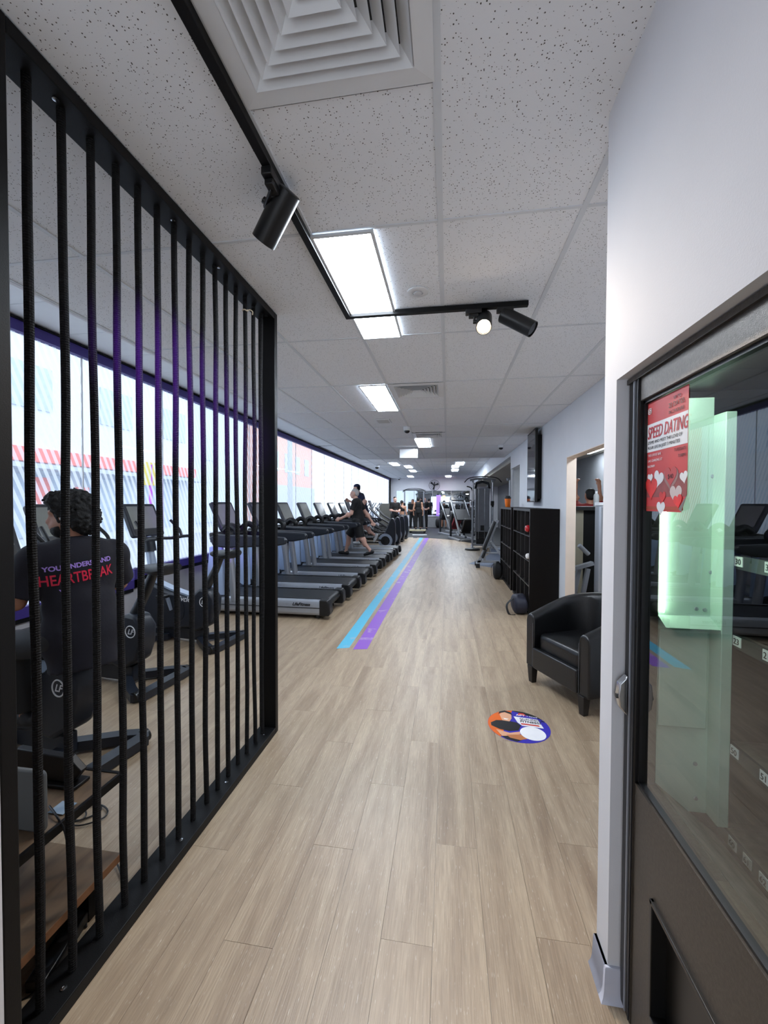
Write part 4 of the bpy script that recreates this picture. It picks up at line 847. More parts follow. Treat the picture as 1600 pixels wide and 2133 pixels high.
# ------------------------------------------------------------------ cross trainers
def make_trainer():
    t = thing('cross_trainer', 'cross trainer', 'cross trainer', (0, 0, 0), PI, 'row of cross trainers')
    MB().prism([(.05, .06), (.0, .30), (.02, .85), (.08, 1.02), (.17, 1.03), (.22, .90), (.42, .42), (.48, .18), (.42, .06)], -.15, .15, 'xz').build('rear_shroud', M_NAVYP, t, bevel=.035, seg=3, smooth=.7)
    for s in (-1, 1):
        T = rotm(-s * PI / 2, 0, 0, (.34, s * .155, .27))
        MB().lathe([(.155, 0), (.24, 0), (.24, .03), (.155, .035), (.155, 0)], 36, T).build('wheel_ring', M_SILVERB, t)
        MB().lathe([(.0, .02), (.154, .02), (.154, .0)], 30, T).build('wheel_disc', M_BLACKP, t)
        MB().tube([(.34, s * .24, .27), (1.0, s * .22, .36), (1.45, s * .20, .52)], .03, 8).build('pedal_arm', M_BLACKP, t)
        MB().box(.75, 1.10, min(s * .14, s * .30), max(s * .14, s * .30), .35, .385).build('pedal', M_BLACKP, t, bevel=.01)
        MB().tube(sstep([(1.5, s * .21, .45), (1.50, s * .24, 1.0), (1.35, s * .26, 1.35), (1.22, s * .26, 1.55)]), .02, 8).build('moving_arm', M_SILVER, t)
        MB().tube([(.45, s * .10, .60), (1.1, s * .12, 1.0), (1.45, s * .13, 1.35)], .028, 8).build('ramp_rail', M_DGREY, t)
    MB().prism([(1.3, .05), (1.28, .45), (1.42, .62), (1.75, .58), (1.86, .2), (1.84, .05)], -.16, .16, 'xz').build('front_shroud', M_NAVYP, t, bevel=.03, seg=3)
    MB().box(.1, 1.8, -.09, .09, .03, .09).build('base_beam', M_BLACKP, t, bevel=.01)
    for x in (.1, 1.75): MB().box(x - .05, x + .05, -.32, .32, 0, .06).build('floor_bar', M_BLACKP, t, bevel=.012)
    MB().tube([(1.55, 0, .55), (1.60, 0, 1.30)], .05, 10).build('mast', M_SILVERB, t)
    T = Matrix.Translation((1.58, 0, 1.28)) @ Matrix.Rotation(.35, 4, 'Y')
    c = MB().rbox(0, .05, -.22, .22, 0, .40, .03, 'yz', T=T).build('console', M_NAVYP, t, bevel=.008); MB().box(-.003, .001, -.18, .18, .06, .36, T=T).build('display', M_SCREEN, c, smooth=0)
    return t
ct = make_trainer(); ct.location = (-1.72, 13.75, 0); ct['label'] = 'black cross trainer with a grey ring wheel, nearest of the row'
CT = [ct]

# ------------------------------------------------------------------ people: each body one continuous surface from a distance field
def cap(a, b, ra, rb=None, flat=False): return ('c', np.array(a, float), np.array(b, float), ra, ra if rb is None else rb, flat)
def elp(c, r, fwd=None, up=None):
    f = np.array((0, 1, 0) if fwd is None else fwd, float); f /= np.linalg.norm(f)
    u = np.array((0, 0, 1) if up is None else up, float); u = u - f * (u @ f); u /= np.linalg.norm(u); s = np.cross(f, u)
    return ('e', np.array(c, float), np.array(r, float), np.stack([s, f, u]))   # radii: side, forward, up
def bbox_of(p, m):
    if p[0] == 'c': r = max(p[3], p[4]) + m; return np.minimum(p[1], p[2]) - r, np.maximum(p[1], p[2]) + r
    r = p[2].max() + m; return p[1] - r, p[1] + r
def field(prims, lo, shape, h, k):
    F = np.full(shape, 1.0)
    for p in prims:
        a, b = bbox_of(p, 3 * k + 2 * h)
        i0 = np.maximum(((a - lo) / h).astype(int), 0); i1 = np.minimum(((b - lo) / h).astype(int) + 2, shape)
        if (i1 <= i0).any(): continue
        ax = [lo[d] + h * np.arange(i0[d], i1[d]) for d in range(3)]
        X, Y, Z = np.meshgrid(*ax, indexing='ij'); P = np.stack([X, Y, Z], -1)
        if p[0] == 'c':
            d = p[2] - p[1]; L2 = max(d @ d, 1e-9); t0 = ((P - p[1]) @ d) / L2; t = np.clip(t0, 0, 1)
            D = np.linalg.norm(P - p[1] - t[..., None] * d, axis=-1) - (p[3] + (p[4] - p[3]) * t)
            if p[5]: D = np.maximum(D, (t0 - 1) * math.sqrt(L2))
        else:
            q = (P - p[1]) @ p[3].T / p[2]; n = np.linalg.norm(q, axis=-1); D = (n - 1) * p[2].min()
        s = tuple(slice(i0[d], i1[d]) for d in range(3)); G = F[s]
        hh = np.clip(.5 + .5 * (G - D) / k, 0, 1); F[s] = G * (1 - hh) + D * hh - k * hh * (1 - hh)
    return F
def nets(F, lo, h):
    """surface nets on a scalar grid"""
    S = F < 0; nx, ny, nz = F.shape
    c = [(i, j, k) for i in (0, 1) for j in (0, 1) for k in (0, 1)]
    def sub(A, o): return A[o[0]:nx - 1 + o[0], o[1]:ny - 1 + o[1], o[2]:nz - 1 + o[2]]
    cnt = sum(sub(S, o).astype(np.int8) for o in c); act = (cnt > 0) & (cnt < 8)
    idx = -np.ones(act.shape, int); ids = np.argwhere(act); idx[act] = np.arange(len(ids))
    acc = np.zeros((len(ids), 3)); num = np.zeros(len(ids)); I, J, K = ids.T
    for a in c:
        for d in range(3):
            if a[d]: continue
            b = list(a); b[d] = 1
            fa = F[I + a[0], J + a[1], K + a[2]]; fb = F[I + b[0], J + b[1], K + b[2]]
            x = (fa < 0) != (fb < 0); t = np.where(x, fa / np.where(np.abs(fa - fb) < 1e-12, 1, fa - fb), 0)
            p = np.zeros((len(ids), 3)) + np.array(a, float); p[:, d] += t; acc[x] += p[x]; num[x] += 1
    V = lo + h * (ids + acc / np.maximum(num, 1)[:, None])
    quads = []
    for d in range(3):
        e = [0, 0, 0]; e[d] = 1
        A = S[:nx - e[0], :ny - e[1], :nz - e[2]]; B = S[e[0]:, e[1]:, e[2]:]
        E = np.argwhere(A != B); o1, o2 = [q for q in range(3) if q != d]
        ok = (E[:, o1] > 0) & (E[:, o2] > 0) & (E[:, o1] < F.shape[o1] - 1) & (E[:, o2] < F.shape[o2] - 1); E = E[ok]
        fl = A[tuple(E.T)]
        def cell(a, b):
            q = E.copy(); q[:, o1] -= a; q[:, o2] -= b; return idx[tuple(q.T)]
        Q = np.stack([cell(1, 1), cell(0, 1), cell(0, 0), cell(1, 0)], 1)
        flip = fl if d != 1 else ~fl
        Q = np.where(flip[:, None], Q, Q[:, ::-1]); quads.append(Q)
    return V, np.concatenate(quads)
def soft(name, prims, h, k, material, parent, cuts=(), wob=0.0, wf=60.0):
    lo = np.min([bbox_of(p, 0)[0] for p in prims], 0) - 4 * h; hi = np.max([bbox_of(p, 0)[1] for p in prims], 0) + 4 * h
    shape = tuple(np.ceil((hi - lo) / h).astype(int) + 1); F = field(prims, lo, np.array(shape), h, k)
    if wob or cuts:
        G = np.meshgrid(*[lo[d] + h * np.arange(shape[d]) for d in range(3)], indexing='ij')
        if wob: F = F + wob * (np.sin(wf * G[0] + 2 * np.sin(wf * .7 * G[2])) * np.sin(wf * 1.1 * G[1] + 1) * np.sin(wf * .9 * G[2] + 2 * np.sin(wf * .5 * G[0])))
        for pt, nrm in cuts: F = np.maximum(F, (G[0] - pt[0]) * nrm[0] + (G[1] - pt[1]) * nrm[1] + (G[2] - pt[2]) * nrm[2])
    V, Q = nets(F, lo, h)
    me = bpy.data.meshes.new(name); me.from_pydata(V.tolist(), [], Q.tolist()); me.materials.append(material)
    bm = bmesh.new(); bm.from_mesh(me); bmesh.ops.recalc_face_normals(bm, faces=bm.faces); bm.to_mesh(me); bm.free()
    me.polygons.foreach_set('use_smooth', [True] * len(me.polygons)); me.update()
    return link(name, me, parent)
def unit(v): v = np.array(v, float); return v / np.linalg.norm(v)
def hand(w, d, palm_n, side, curl=.6, sc=1.0):
    """palm and five bent fingers at wrist w, pointing along d; side: direction of the thumb"""
    d = unit(d); n = unit(palm_n); s = unit(side); w = np.array(w, float); pr = [cap(w, w + d * .085 * sc, .026 * sc, .032 * sc)]
    for i, L in enumerate((.075, .085, .08, .062)):
        a = w + d * .085 * sc + s * (.028 - .019 * i) * sc; m = a + (d * math.cos(curl * .7) + n * math.sin(curl * .7)) * L * .5 * sc; e = m + (d * math.cos(curl * 1.8) + n * math.sin(curl * 1.8)) * L * .5 * sc
        pr += [cap(a, m, .0095 * sc, .0085 * sc), cap(m, e, .0085 * sc, .007 * sc)]
    a = w + d * .03 * sc + s * .022 * sc; m = a + (d * .6 + s * .6 + n * .4) * .045 * sc; e = m + (d * .9 + n * .5) * .03 * sc
    return pr + [cap(a, m, .013 * sc, .011 * sc), cap(m, e, .011 * sc, .0085 * sc)]
def head_prims(c, fd, sc=1.0, up=(0, 0, 1)):
    c = np.array(c, float); f = unit(fd); u = np.array(up, float); s = np.cross(f, u)
    P = lambda x, y, z: c + s * x * sc + f * y * sc + u * z * sc
    pr = [elp(P(0, -.012, .03), np.array((.074, .092, .088)) * sc, f), elp(P(0, .025, -.045), np.array((.056, .062, .075)) * sc, f), elp(P(0, .058, -.095), np.array((.028, .026, .022)) * sc, f),
          cap(P(0, .082, .005), P(0, .108, -.035), .010 * sc, .015 * sc), elp(P(0, .082, -.066), np.array((.024, .014, .012)) * sc, f)]
    for q in (-1, 1): pr += [elp(P(q * .076, -.005, -.012), np.array((.010, .020, .032)) * sc, f), elp(P(q * .03, .075, .018), np.array((.024, .014, .010)) * sc, f)]
    return pr, P
def person(label, J, skin, tee, pants, hairm, h=.012, hd=.03, face=None, fwd=None, tee_len=None, sleeves=.5, leg_to=.55, hair='short', shoes=None, group='people in the gym', build=1.0, tank=False, bra=False, pant_r=.02, feet=True, name='person', loose=.012):
    """J: joint positions in world space; the Empty sits at the floor under the pelvis"""
    pel = np.array(J['pelvis'], float); fw = unit(fwd)
    o = np.array((pel[0], pel[1], J.get('floor', 0.0)))
    g = {k: np.array(v, float) - o for k, v in J.items() if k != 'floor'}
    t = thing(name, label, 'person', tuple(o), 0, group)
    up = unit(g['neck'] - g['pelvis']); sd = unit(np.cross(fw, up)); b = build
    hp, P = head_prims(g['head'], face if face is not None else fw, 1.0)
    tl = np.linalg.norm(g['neck'] - g['pelvis'])
    def tp(f, y, s=0): return g['pelvis'] + up * tl * f + fw * y + sd * s
    torso = [elp(tp(.0, 0), (.155 * b, .115 * b, .13), fw, up), elp(tp(.32, .005), (.142 * b, .105 * b, .17), fw, up), elp(tp(.68, 0), (.165 * b, .112 * b, .18), fw, up), cap(g['shL'], g['shR'], .068 * b), cap(tp(.82, -.01, -.07), tp(.82, -.01, .07), .09 * b)]
    arms = []; legs = []; shoe_p = []
    for s in 'LR':
        arms += [cap(g['sh' + s], g['el' + s], .052 * b, .040 * b), cap(g['el' + s], g['wr' + s], .040 * b, .026 * b), elp(g['el' + s] * .7 + g['wr' + s] * .3, (.042 * b, .042 * b, .07), g['wr' + s] - g['el' + s], (0, .1, 1))]
        d = unit(g['wr' + s] - g['el' + s]); sg = 1 if s == 'R' else -1
        nn = unit(-sd * sg - d * ((-sd * sg) @ d)); th = unit(np.cross(d, nn)) * (1 if fw @ np.cross(d, nn) > 0 else -1)
        arms += hand(g['wr' + s], d, nn, th, .75)
        legs += [cap(g['hip' + s], g['kn' + s], .085 * b, .056 * b), cap(g['kn' + s], g['an' + s], .052 * b, .036 * b), elp(g['kn' + s] * .68 + g['an' + s] * .32 - fw * .018, (.052 * b, .052 * b, .12), fw, g['kn' + s] - g['an' + s])]
        fd = np.array(J.get('foot' + s, fw), float); fd = unit(fd); a = g['an' + s]; shk = unit(g['kn' + s] - g['an' + s])
        dn = unit(-np.cross(np.cross(fd, np.array((0, 0, 1.0)) if abs(fd[2]) < .9 else fw), fd)); dn = dn if dn[2] < 0 else -dn
        legs += [cap(a + dn * .03, a + dn * .045 + fd * .14, .035, .026)]
        shoe_p += [cap(a + dn * .035 - fd * .04, a + dn * .045 + fd * .10, .043, .041), cap(a + dn * .045 + fd * .10, a + dn * .052 + fd * .165, .041, .032), cap(a + dn * .0, a + dn * .035 - fd * .02, .04, .042)]
    body = torso + [cap(tp(.92, 0), g['head'] + np.array((0, 0, -.03)), .060 * b, .054)] + hp + arms + legs
    soft('body', body, h, hd, skin, t)
    # clothes
    z = loose
    def grow(p, q): return ('c', p[1], p[2], p[3] + q, p[4] + q, p[5]) if p[0] == 'c' else ('e', p[1], p[2] + q, p[3])
    if bra:
        soft('top', [grow(p, .010) for p in torso[2:3]] + [cap(tp(.98, -.03, -.05), tp(.75, -.06, -.03), .03), cap(tp(.98, -.03, .05), tp(.75, -.06, .03), .03)], h, .02, tee, t, cuts=[(tp(.45, 0), -up), (tp(.92, 0), up)])
    else:
        sp = [grow(p, z) for p in torso] + [cap(tp(tee_len if tee_len is not None else -.12, 0), tp(.3, 0), .135 * b + z, .125 * b + z)]
        sp.append(elp(tp(-.02, 0), (.165 * b + z, .125 * b + z, .20), fw, up))
        if not tank:
            for s in 'LR':
                e = g['sh' + s] + (g['el' + s] - g['sh' + s]) * sleeves * 1.6; sp.append(cap(g['sh' + s], g['sh' + s] + (g['el' + s] - g['sh' + s]) * min(sleeves * 1.6, 1.0), .060 * b + z, .058 * b + z, True))
        cuts = [(tp(tee_len if tee_len is not None else -.12, 0), -up)]
        if tank: cuts += [(g['shR'] + sd * -.02, sd), (g['shL'] + sd * .02, -sd)]
        soft('shirt', sp, h, .025, tee, t, cuts=cuts)
    pp = [grow(p, .012) for p in torso[:1]]
    for s in 'LR':
        kn, hip, an = g['kn' + s], g['hip' + s], g['an' + s]
        if leg_to <= 1.0: pp.append(cap(hip, hip + (kn - hip) * leg_to, .085 * b + pant_r, .070 * b + pant_r * 1.4, True))
        else: pp += [cap(hip, kn, .085 * b + pant_r, .06 * b + pant_r), cap(kn, kn + (an - kn) * (leg_to - 1), .058 * b + pant_r, .05 * b + pant_r * .8, True)]
    soft('shorts' if leg_to <= 1.2 else 'trousers', pp, h, .03, pants, t)
    if feet and shoes is not None:
        for q in (0, 3): soft('shoe', shoe_p[q:q + 3], h, .012, shoes, t)
    if hair == 'short': hr = [elp(P(0, -.02, .045), (.080, .092, .082), face if face is not None else fw), elp(P(0, -.045, -.005), (.074, .066, .075), face if face is not None else fw)]; soft('hair', hr, h, .02, hairm, t, wob=.004, wf=110, cuts=[(P(0, .062, .03), unit((face if face is not None else fw)) * .8 + np.array((0, 0, -.6)))])
    elif hair == 'thick':
        f_ = face if face is not None else fw; rg = random.Random(1)
        hr = [elp(P(0, -.02, .055), (.106, .118, .094), f_), elp(P(0, -.075, -.02), (.100, .078, .105), f_), elp(P(.045, .035, .09), (.055, .066, .046), f_), elp(P(-.045, .035, .09), (.055, .066, .046), f_), cap(P(.072, .03, .04), P(.075, .022, -.03), .012), cap(P(-.072, .03, .04), P(-.075, .022, -.03), .012)]
        soft('hair', hr, h * .8, .02, hairm, t, wob=.011, wf=105)
    elif hair == 'tail': soft('hair', [elp(P(0, -.02, .045), (.082, .094, .084), face if face is not None else fw), elp(P(0, -.11, .05), (.035, .035, .035), fw), cap(P(0, -.12, .04), P(0, -.12, -.10), .03, .015)], h, .02, hairm, t, wob=.003)
    return t, g, P
SKIN_A = mat('skin_light', (206, 160, 142), .5, var=.06); SKIN_B = mat('skin_tan', (176, 124, 98), .5, var=.06); SKIN_C = mat('skin_olive', (186, 138, 112), .5, var=.06)
C_BLK = mat('black_cotton', (13, 13, 15), .85, var=.15, scale=20, bump=.15, bscale=30); C_BLK2 = mat('black_sports_cloth', (10, 10, 12), .7, var=.15); C_NAVY = mat('navy_cotton', (28, 36, 66), .85, var=.1, bump=.1, bscale=30); C_GREY = mat('grey_leggings', (84, 84, 88), .7, var=.1)
C_TEE = mat('black_purple_tee', (15, 12, 24), .85, var=.15, scale=12, bump=.2, bscale=26)
HAIR_D = mat('dark_hair', (9, 8, 8), .7, var=.3, scale=60, bump=.5, bscale=120); HAIR_G = mat('grey_hair', (176, 170, 166), .6, var=.15, scale=60, bump=.4, bscale=120)
SHOE_B = mat('black_shoe', (24, 24, 26), .6)
# man seated on the nearest bike, seen from behind, face turned left
JB = dict(pelvis=(-2.06, 2.03, .80), neck=(-2.13, 2.065, 1.300), head=(-2.170, 2.062, 1.468), shL=(-2.222, 1.918, 1.215), shR=(-2.042, 2.212, 1.215), elL=(-2.30, 1.86, 1.00), wrL=(-2.56, 1.93, 1.05), elR=(-2.10, 2.34, 1.02), wrR=(-2.38, 2.40, 1.06),
          hipL=(-2.10, 1.94, .79), hipR=(-2.04, 2.12, .79), knL=(-2.50, 2.02, .70), knR=(-2.46, 2.22, .84), anL=(-2.46, 2.05, .29), anR=(-2.54, 2.25, .52), footL=(-1, .2, -.1), footR=(-1, .2, -.1))
man_b, gb, Pb = person('dark-haired man in a printed black shirt sitting on the nearest bike', JB, SKIN_B, C_TEE, C_BLK2, HAIR_D, h=.009, face=(-.93, -.36, -.05), fwd=(-.88, .47, 0), sleeves=.52, tee_len=-.38, leg_to=1.95, hair='thick', shoes=SHOE_B, build=1.02, loose=.03)
soft('beard', [elp(Pb(0, .035, -.085), (.060, .060, .050), (-.93, -.36, 0)), cap(Pb(.066, .02, -.02), Pb(.055, .045, -.08), .014), cap(Pb(-.066, .02, -.02), Pb(-.055, .045, -.08), .014)], .008, .015, HAIR_D, man_b, cuts=[(Pb(0, .0, -.055), np.array((-.2, -.1, 1.0)))])
for q in (-1, 1): MB().ell(tuple(Pb(q * .088, .0, -.02)), (.008, .008, .010)).build('earbud', M_WHITE, man_b)
# grey-haired man walking on the fifth treadmill
ym = TM_Y[4] + .425; bz = .245
JM = dict(floor=bz, pelvis=(-2.17, ym, 1.13), neck=(-2.22, ym, 1.635), head=(-2.265, ym, 1.775), shL=(-2.205, ym - .185, 1.565), shR=(-2.195, ym + .185, 1.565), elL=(-2.29, ym - .235, 1.29), wrL=(-2.54, ym - .27, 1.165), elR=(-2.03, ym + .24, 1.30), wrR=(-1.87, ym + .22, 1.08),
          hipL=(-2.18, ym - .09, 1.09), hipR=(-2.16, ym + .09, 1.09), knL=(-2.10, ym - .09, .70), anL=(-1.84, ym - .09, .375), knR=(-2.42, ym + .09, .72), anR=(-2.50, ym + .09, .335), footL=(-.95, 0, -.25), footR=(-1, 0, .10))
man_t, gt_, Pt = person('grey-haired man in black t-shirt and shorts walking on a treadmill', JM, SKIN_A, C_BLK, C_BLK2, HAIR_G, h=.011, fwd=(-1, 0, 0), sleeves=.45, leg_to=.98, tee_len=-.05, hair='short', shoes=SHOE_B, build=1.05, pant_r=.03)
# man in navy running on the last treadmill, dark cap
ym = TM_Y[6] + .425
JR = dict(floor=bz, pelvis=(-2.46, ym, 1.27), neck=(-2.60, ym, 1.83), head=(-2.69, ym, 1.975), shL=(-2.575, ym - .19, 1.765), shR=(-2.575, ym + .19, 1.765), elL=(-2.36, ym - .26, 1.58), wrL=(-2.55, ym - .28, 1.43), elR=(-2.76, ym + .24, 1.50), wrR=(-2.95, ym + .18, 1.60),
          hipL=(-2.47, ym - .09, 1.23), hipR=(-2.45, ym + .09, 1.23), knL=(-2.40, ym - .09, .80), anL=(-2.10, ym - .09, .58), knR=(-2.74, ym + .09, .86), anR=(-2.68, ym + .09, .37), footL=(-.5, 0, -.86), footR=(-1, 0, .05))
man_r, gr_, Pr = person('man in a navy shirt and dark cap running on the last treadmill', JR, SKIN_A, C_NAVY, C_BLK2, HAIR_D, h=.014, fwd=(-1, 0, 0), sleeves=.45, leg_to=.8, tee_len=-.05, hair='short', shoes=mat('pale_shoe', (214, 214, 214), .6))
soft('cap', [elp(Pr(0, -.01, .06), (.090, .105, .080), (-1, 0, 0))], .012, .01, C_NAVY, man_r, cuts=[(Pr(0, 0, .045), (0, 0, -1))])
def stand(x, y, rz, H=1.75, z0=0.0, arms='down', lean=0.0):
    """joints of a standing figure; rz: heading, 0 faces -Y (the camera)"""
    f = np.array((math.sin(rz), -math.cos(rz), 0)); s = np.cross(f, (0, 0, 1.0)); k = H / 1.75; o = np.array((x, y, z0))
    def p(a, b, c): return tuple(o + s * a * k + f * (b + lean * max(0, c - .9)) * k + np.array((0, 0, c * k)))
    J = dict(floor=z0, pelvis=p(0, 0, .95), neck=p(0, 0, 1.47), head=p(0, .015, 1.615), shR=p(.18, 0, 1.41), shL=p(-.18, 0, 1.41), hipR=p(.09, 0, .92), hipL=p(-.09, 0, .92), knR=p(.11, .02, .50), knL=p(-.11, .02, .50), anR=p(.12, 0, .09), anL=p(-.12, 0, .09))
    for q, n in ((1, 'R'), (-1, 'L')):
        if arms == 'down': J['el' + n] = p(q * .24, -.02, 1.13); J['wr' + n] = p(q * .25, .05, .88)
        elif arms == 'front': J['el' + n] = p(q * .23, .02, 1.14); J['wr' + n] = p(q * .10, .22, 1.10)
        elif arms == 'up': J['el' + n] = p(q * .195, .12, 1.50); J['wr' + n] = p(q * .185, .14, 1.77)
    return J, f
FAR = [('young man in a black t-shirt standing near the end windows', -2.42, 18.9, .6, 1.86, 0, 'front', SKIN_A, C_BLK, C_BLK2, dict(lean=.0), {}),
       ('woman in a black sports bra and grey leggings seen from behind', -2.16, 19.5, PI - .2, 1.68, 0, 'down', SKIN_C, C_BLK2, C_GREY, {}, dict(bra=True, leg_to=1.95, hair='tail', build=.86, pant_r=.006)),
       ('man in a black tank top seen from behind at the far cable machine', -1.50, 21.3, PI, 1.70, .16, 'down', SKIN_C, C_BLK, C_BLK2, {}, dict(tank=True, leg_to=1.9)),
       ('man in dark clothes facing the camera behind the far cable machine', -1.95, 23.2, -.2, 1.78, 0, 'front', SKIN_B, C_BLK, C_BLK2, {}, dict(leg_to=1.9)),
       ('tall dark-haired man behind the man in the tank top', -1.32, 23.9, .3, 1.90, 0, 'front', SKIN_A, C_BLK, C_BLK2, {}, dict(leg_to=1.9)),
       ('person in black standing beside the purple light column', -.20, 25.2, PI, 1.72, 0, 'down', SKIN_B, C_BLK, C_BLK2, {}, dict(leg_to=.9)),
       ('person lifting both arms in the room behind the doorway', 2.41, 7.42, PI, 1.82, 0, 'up', SKIN_B, mat('dark_red_cotton', (128, 34, 34), .85), C_BLK2, {}, dict(leg_to=1.9))]
for lb, x, y, rz, H, z0, ar, sk, te, pa, kw1, kw2 in FAR:
    J, f = stand(x, y, rz, H, z0, ar, **kw1); k2 = dict(h=.016, hair='short', shoes=SHOE_B); k2.update(kw2)
    person(lb, J, sk, te, pa, HAIR_D, fwd=tuple(f), **k2)
# lettering on the seated man's shirt, laid onto the cloth
def shirt_print(root, lines):
    sh_ = [c for c in root.children if c.name.startswith('shirt')][0]; bvh = BVHTree.FromPolygons([v.co for v in sh_.data.vertices], [p.vertices for p in sh_.data.polygons])
    dg = bpy.context.evaluated_depsgraph_get()
    fw = Vector((-.88, .47, 0)).normalized(); right = fw.cross(Vector((0, 0, 1))).normalized()
    for body, size, m, cx, cz, tilt, sx in lines:
        c = bpy.data.curves.new('print', 'FONT'); c.body = body; c.size = size; c.align_x = 'CENTER'; c.offset = .0012; o = bpy.data.objects.new('print', c); COL.objects.link(o)
        bpy.context.view_layer.update(); dg = bpy.context.evaluated_depsgraph_get(); me = bpy.data.meshes.new_from_object(o.evaluated_get(dg)); bpy.data.objects.remove(o, do_unlink=True)
        bm = bmesh.new(); bm.from_mesh(me); bmesh.ops.subdivide_edges(bm, edges=[e for e in bm.edges if e.calc_length() > .02], cuts=2); bmesh.ops.triangulate(bm, faces=bm.faces)
        for v in bm.verts:
            a, b = v.co.x * sx, v.co.y; pnt = right * (cx + a * math.cos(tilt) - b * math.sin(tilt)) + Vector((0, 0, cz + a * math.sin(tilt) + b * math.cos(tilt)))
            org = pnt - fw * .6; hit = bvh.ray_cast(org, fw)
            v.co = (hit[0] - fw * .003) if hit[0] else pnt
        bm.to_mesh(me); bm.free(); me.materials.clear(); me.materials.append(m); link('lettering', me, root)
shirt_print(man_b, [('YOU UNDERSTAND', .036, mat('lilac_print', (176, 140, 226), .6), -.03, 1.185, .12, .95), ('HEARTBREAK', .082, mat('pink_red_print', (222, 34, 70), .6), -.03, 1.105, .12, .66), ('wow', .02, mat('lilac_print', (176, 140, 226), .6), -.10, 1.06, .12, 1)])

# ------------------------------------------------------------------ strength area and end wall
M_MIRR = mat('mirror_glass', (214, 222, 226), .02, 1.0, var=.01); M_STEEL = mat('grey_steel_frame', (150, 154, 160), .4, .4, var=.05); M_SHR = mat('grey_smoked_shroud', (128, 132, 140), .35, var=.06); M_IRON = mat('black_iron', (26, 26, 28), .5, .2, var=.1); M_PADB = mat('black_vinyl_pad', (22, 22, 24), .45, var=.1)
for i in range(4):
    x = -3.35 + 1.2 * i
    o = MB().box(x, x + 1.17, YF - .02, YF - .002, .76, 2.36).build('wall_mirror', M_MIRR, smooth=0)
    tag(o, 'tall wall mirror on the end wall, %s' % ('next to the windows', 'second from the windows', 'third from the windows', 'farthest from the windows')[i], 'mirror', 'mirrors on the end wall')
b_ = thing('low_plinth', 'long low grey boxed plinth along the end wall', 'plinth', (0, 0, 0)); MB().box(-1.9, .6, 26.2, 26.9, 0, .68).build('body', mat('mid_grey_box', (138, 138, 140), .7), b_, smooth=0); MB().box(-1.92, .62, 26.18, 26.9, .68, .71).build('top', mat('plinth_top', (168, 168, 168), .6), b_, smooth=0)
blob('gym_bag', 'large black bag on the rubber floor before the end wall', 'bag', (-.48, 25.8, .30), (.26, .20, .30), M_BAGB, None, 21)
pc = thing('light_column', 'purple glowing light column on the end wall', 'light', (0, 0, 0)); MB().box(-.70, -.44, 26.50, 26.62, .72, 2.06).build('tube', emit('purple_glow', (120, 92, 255), 1.6), pc, bevel=.02); MB().box(-.72, -.42, 26.48, 26.64, .711, .74).build('base', M_BLACKP, pc, smooth=0)
ol = thing('wall_lamp', 'small warm orange lamp beside the purple column', 'lamp', (-.22, 26.62, 1.95)); MB().ell((0, 0, 0), (.09, .09, .09)).build('globe', emit('orange_glow', (255, 150, 70), 9.0), ol); MB().box(-.05, .05, .06, .27, -.03, .03).build('bracket', M_BLACKP, ol, smooth=0)
# wall fan
fn = thing('wall_fan', 'round black wire wall fan high on the end wall', 'fan', (-.84, 26.62, 2.70))
for k, r_ in enumerate((.34, .25, .16)): MB().tube([(r_ * math.cos(a), -.02 - .03 * k, r_ * math.sin(a)) for a in [i * PI / 18 for i in range(36)]], .011 if k == 0 else .006, 6, closed=True).build('guard_ring', M_IRON, fn)
for i in range(16): a = i * PI / 8; MB().tube([(.05 * math.cos(a), -.09, .05 * math.sin(a)), (.34 * math.cos(a), -.02, .34 * math.sin(a))], .004, 5).build('guard_wire', M_IRON, fn)
for i in range(3):
    a = i * 2.094 + .4; T = Matrix.Rotation(-a, 4, 'Y')
    MB().prism([(.04, -.03), (.28, -.09), (.30, .05), (.06, .04)], -.035, -.028, 'xz', T=T).build('blade', M_DGREY, fn, smooth=0)
MB().cyl((0, -.07, 0), (0, .12, 0), .07).build('motor', M_IRON, fn); MB().tube([(0, .10, 0), (0, .2, .15), (0, .36, .22)], .03, 8).build('bracket', M_IRON, fn)

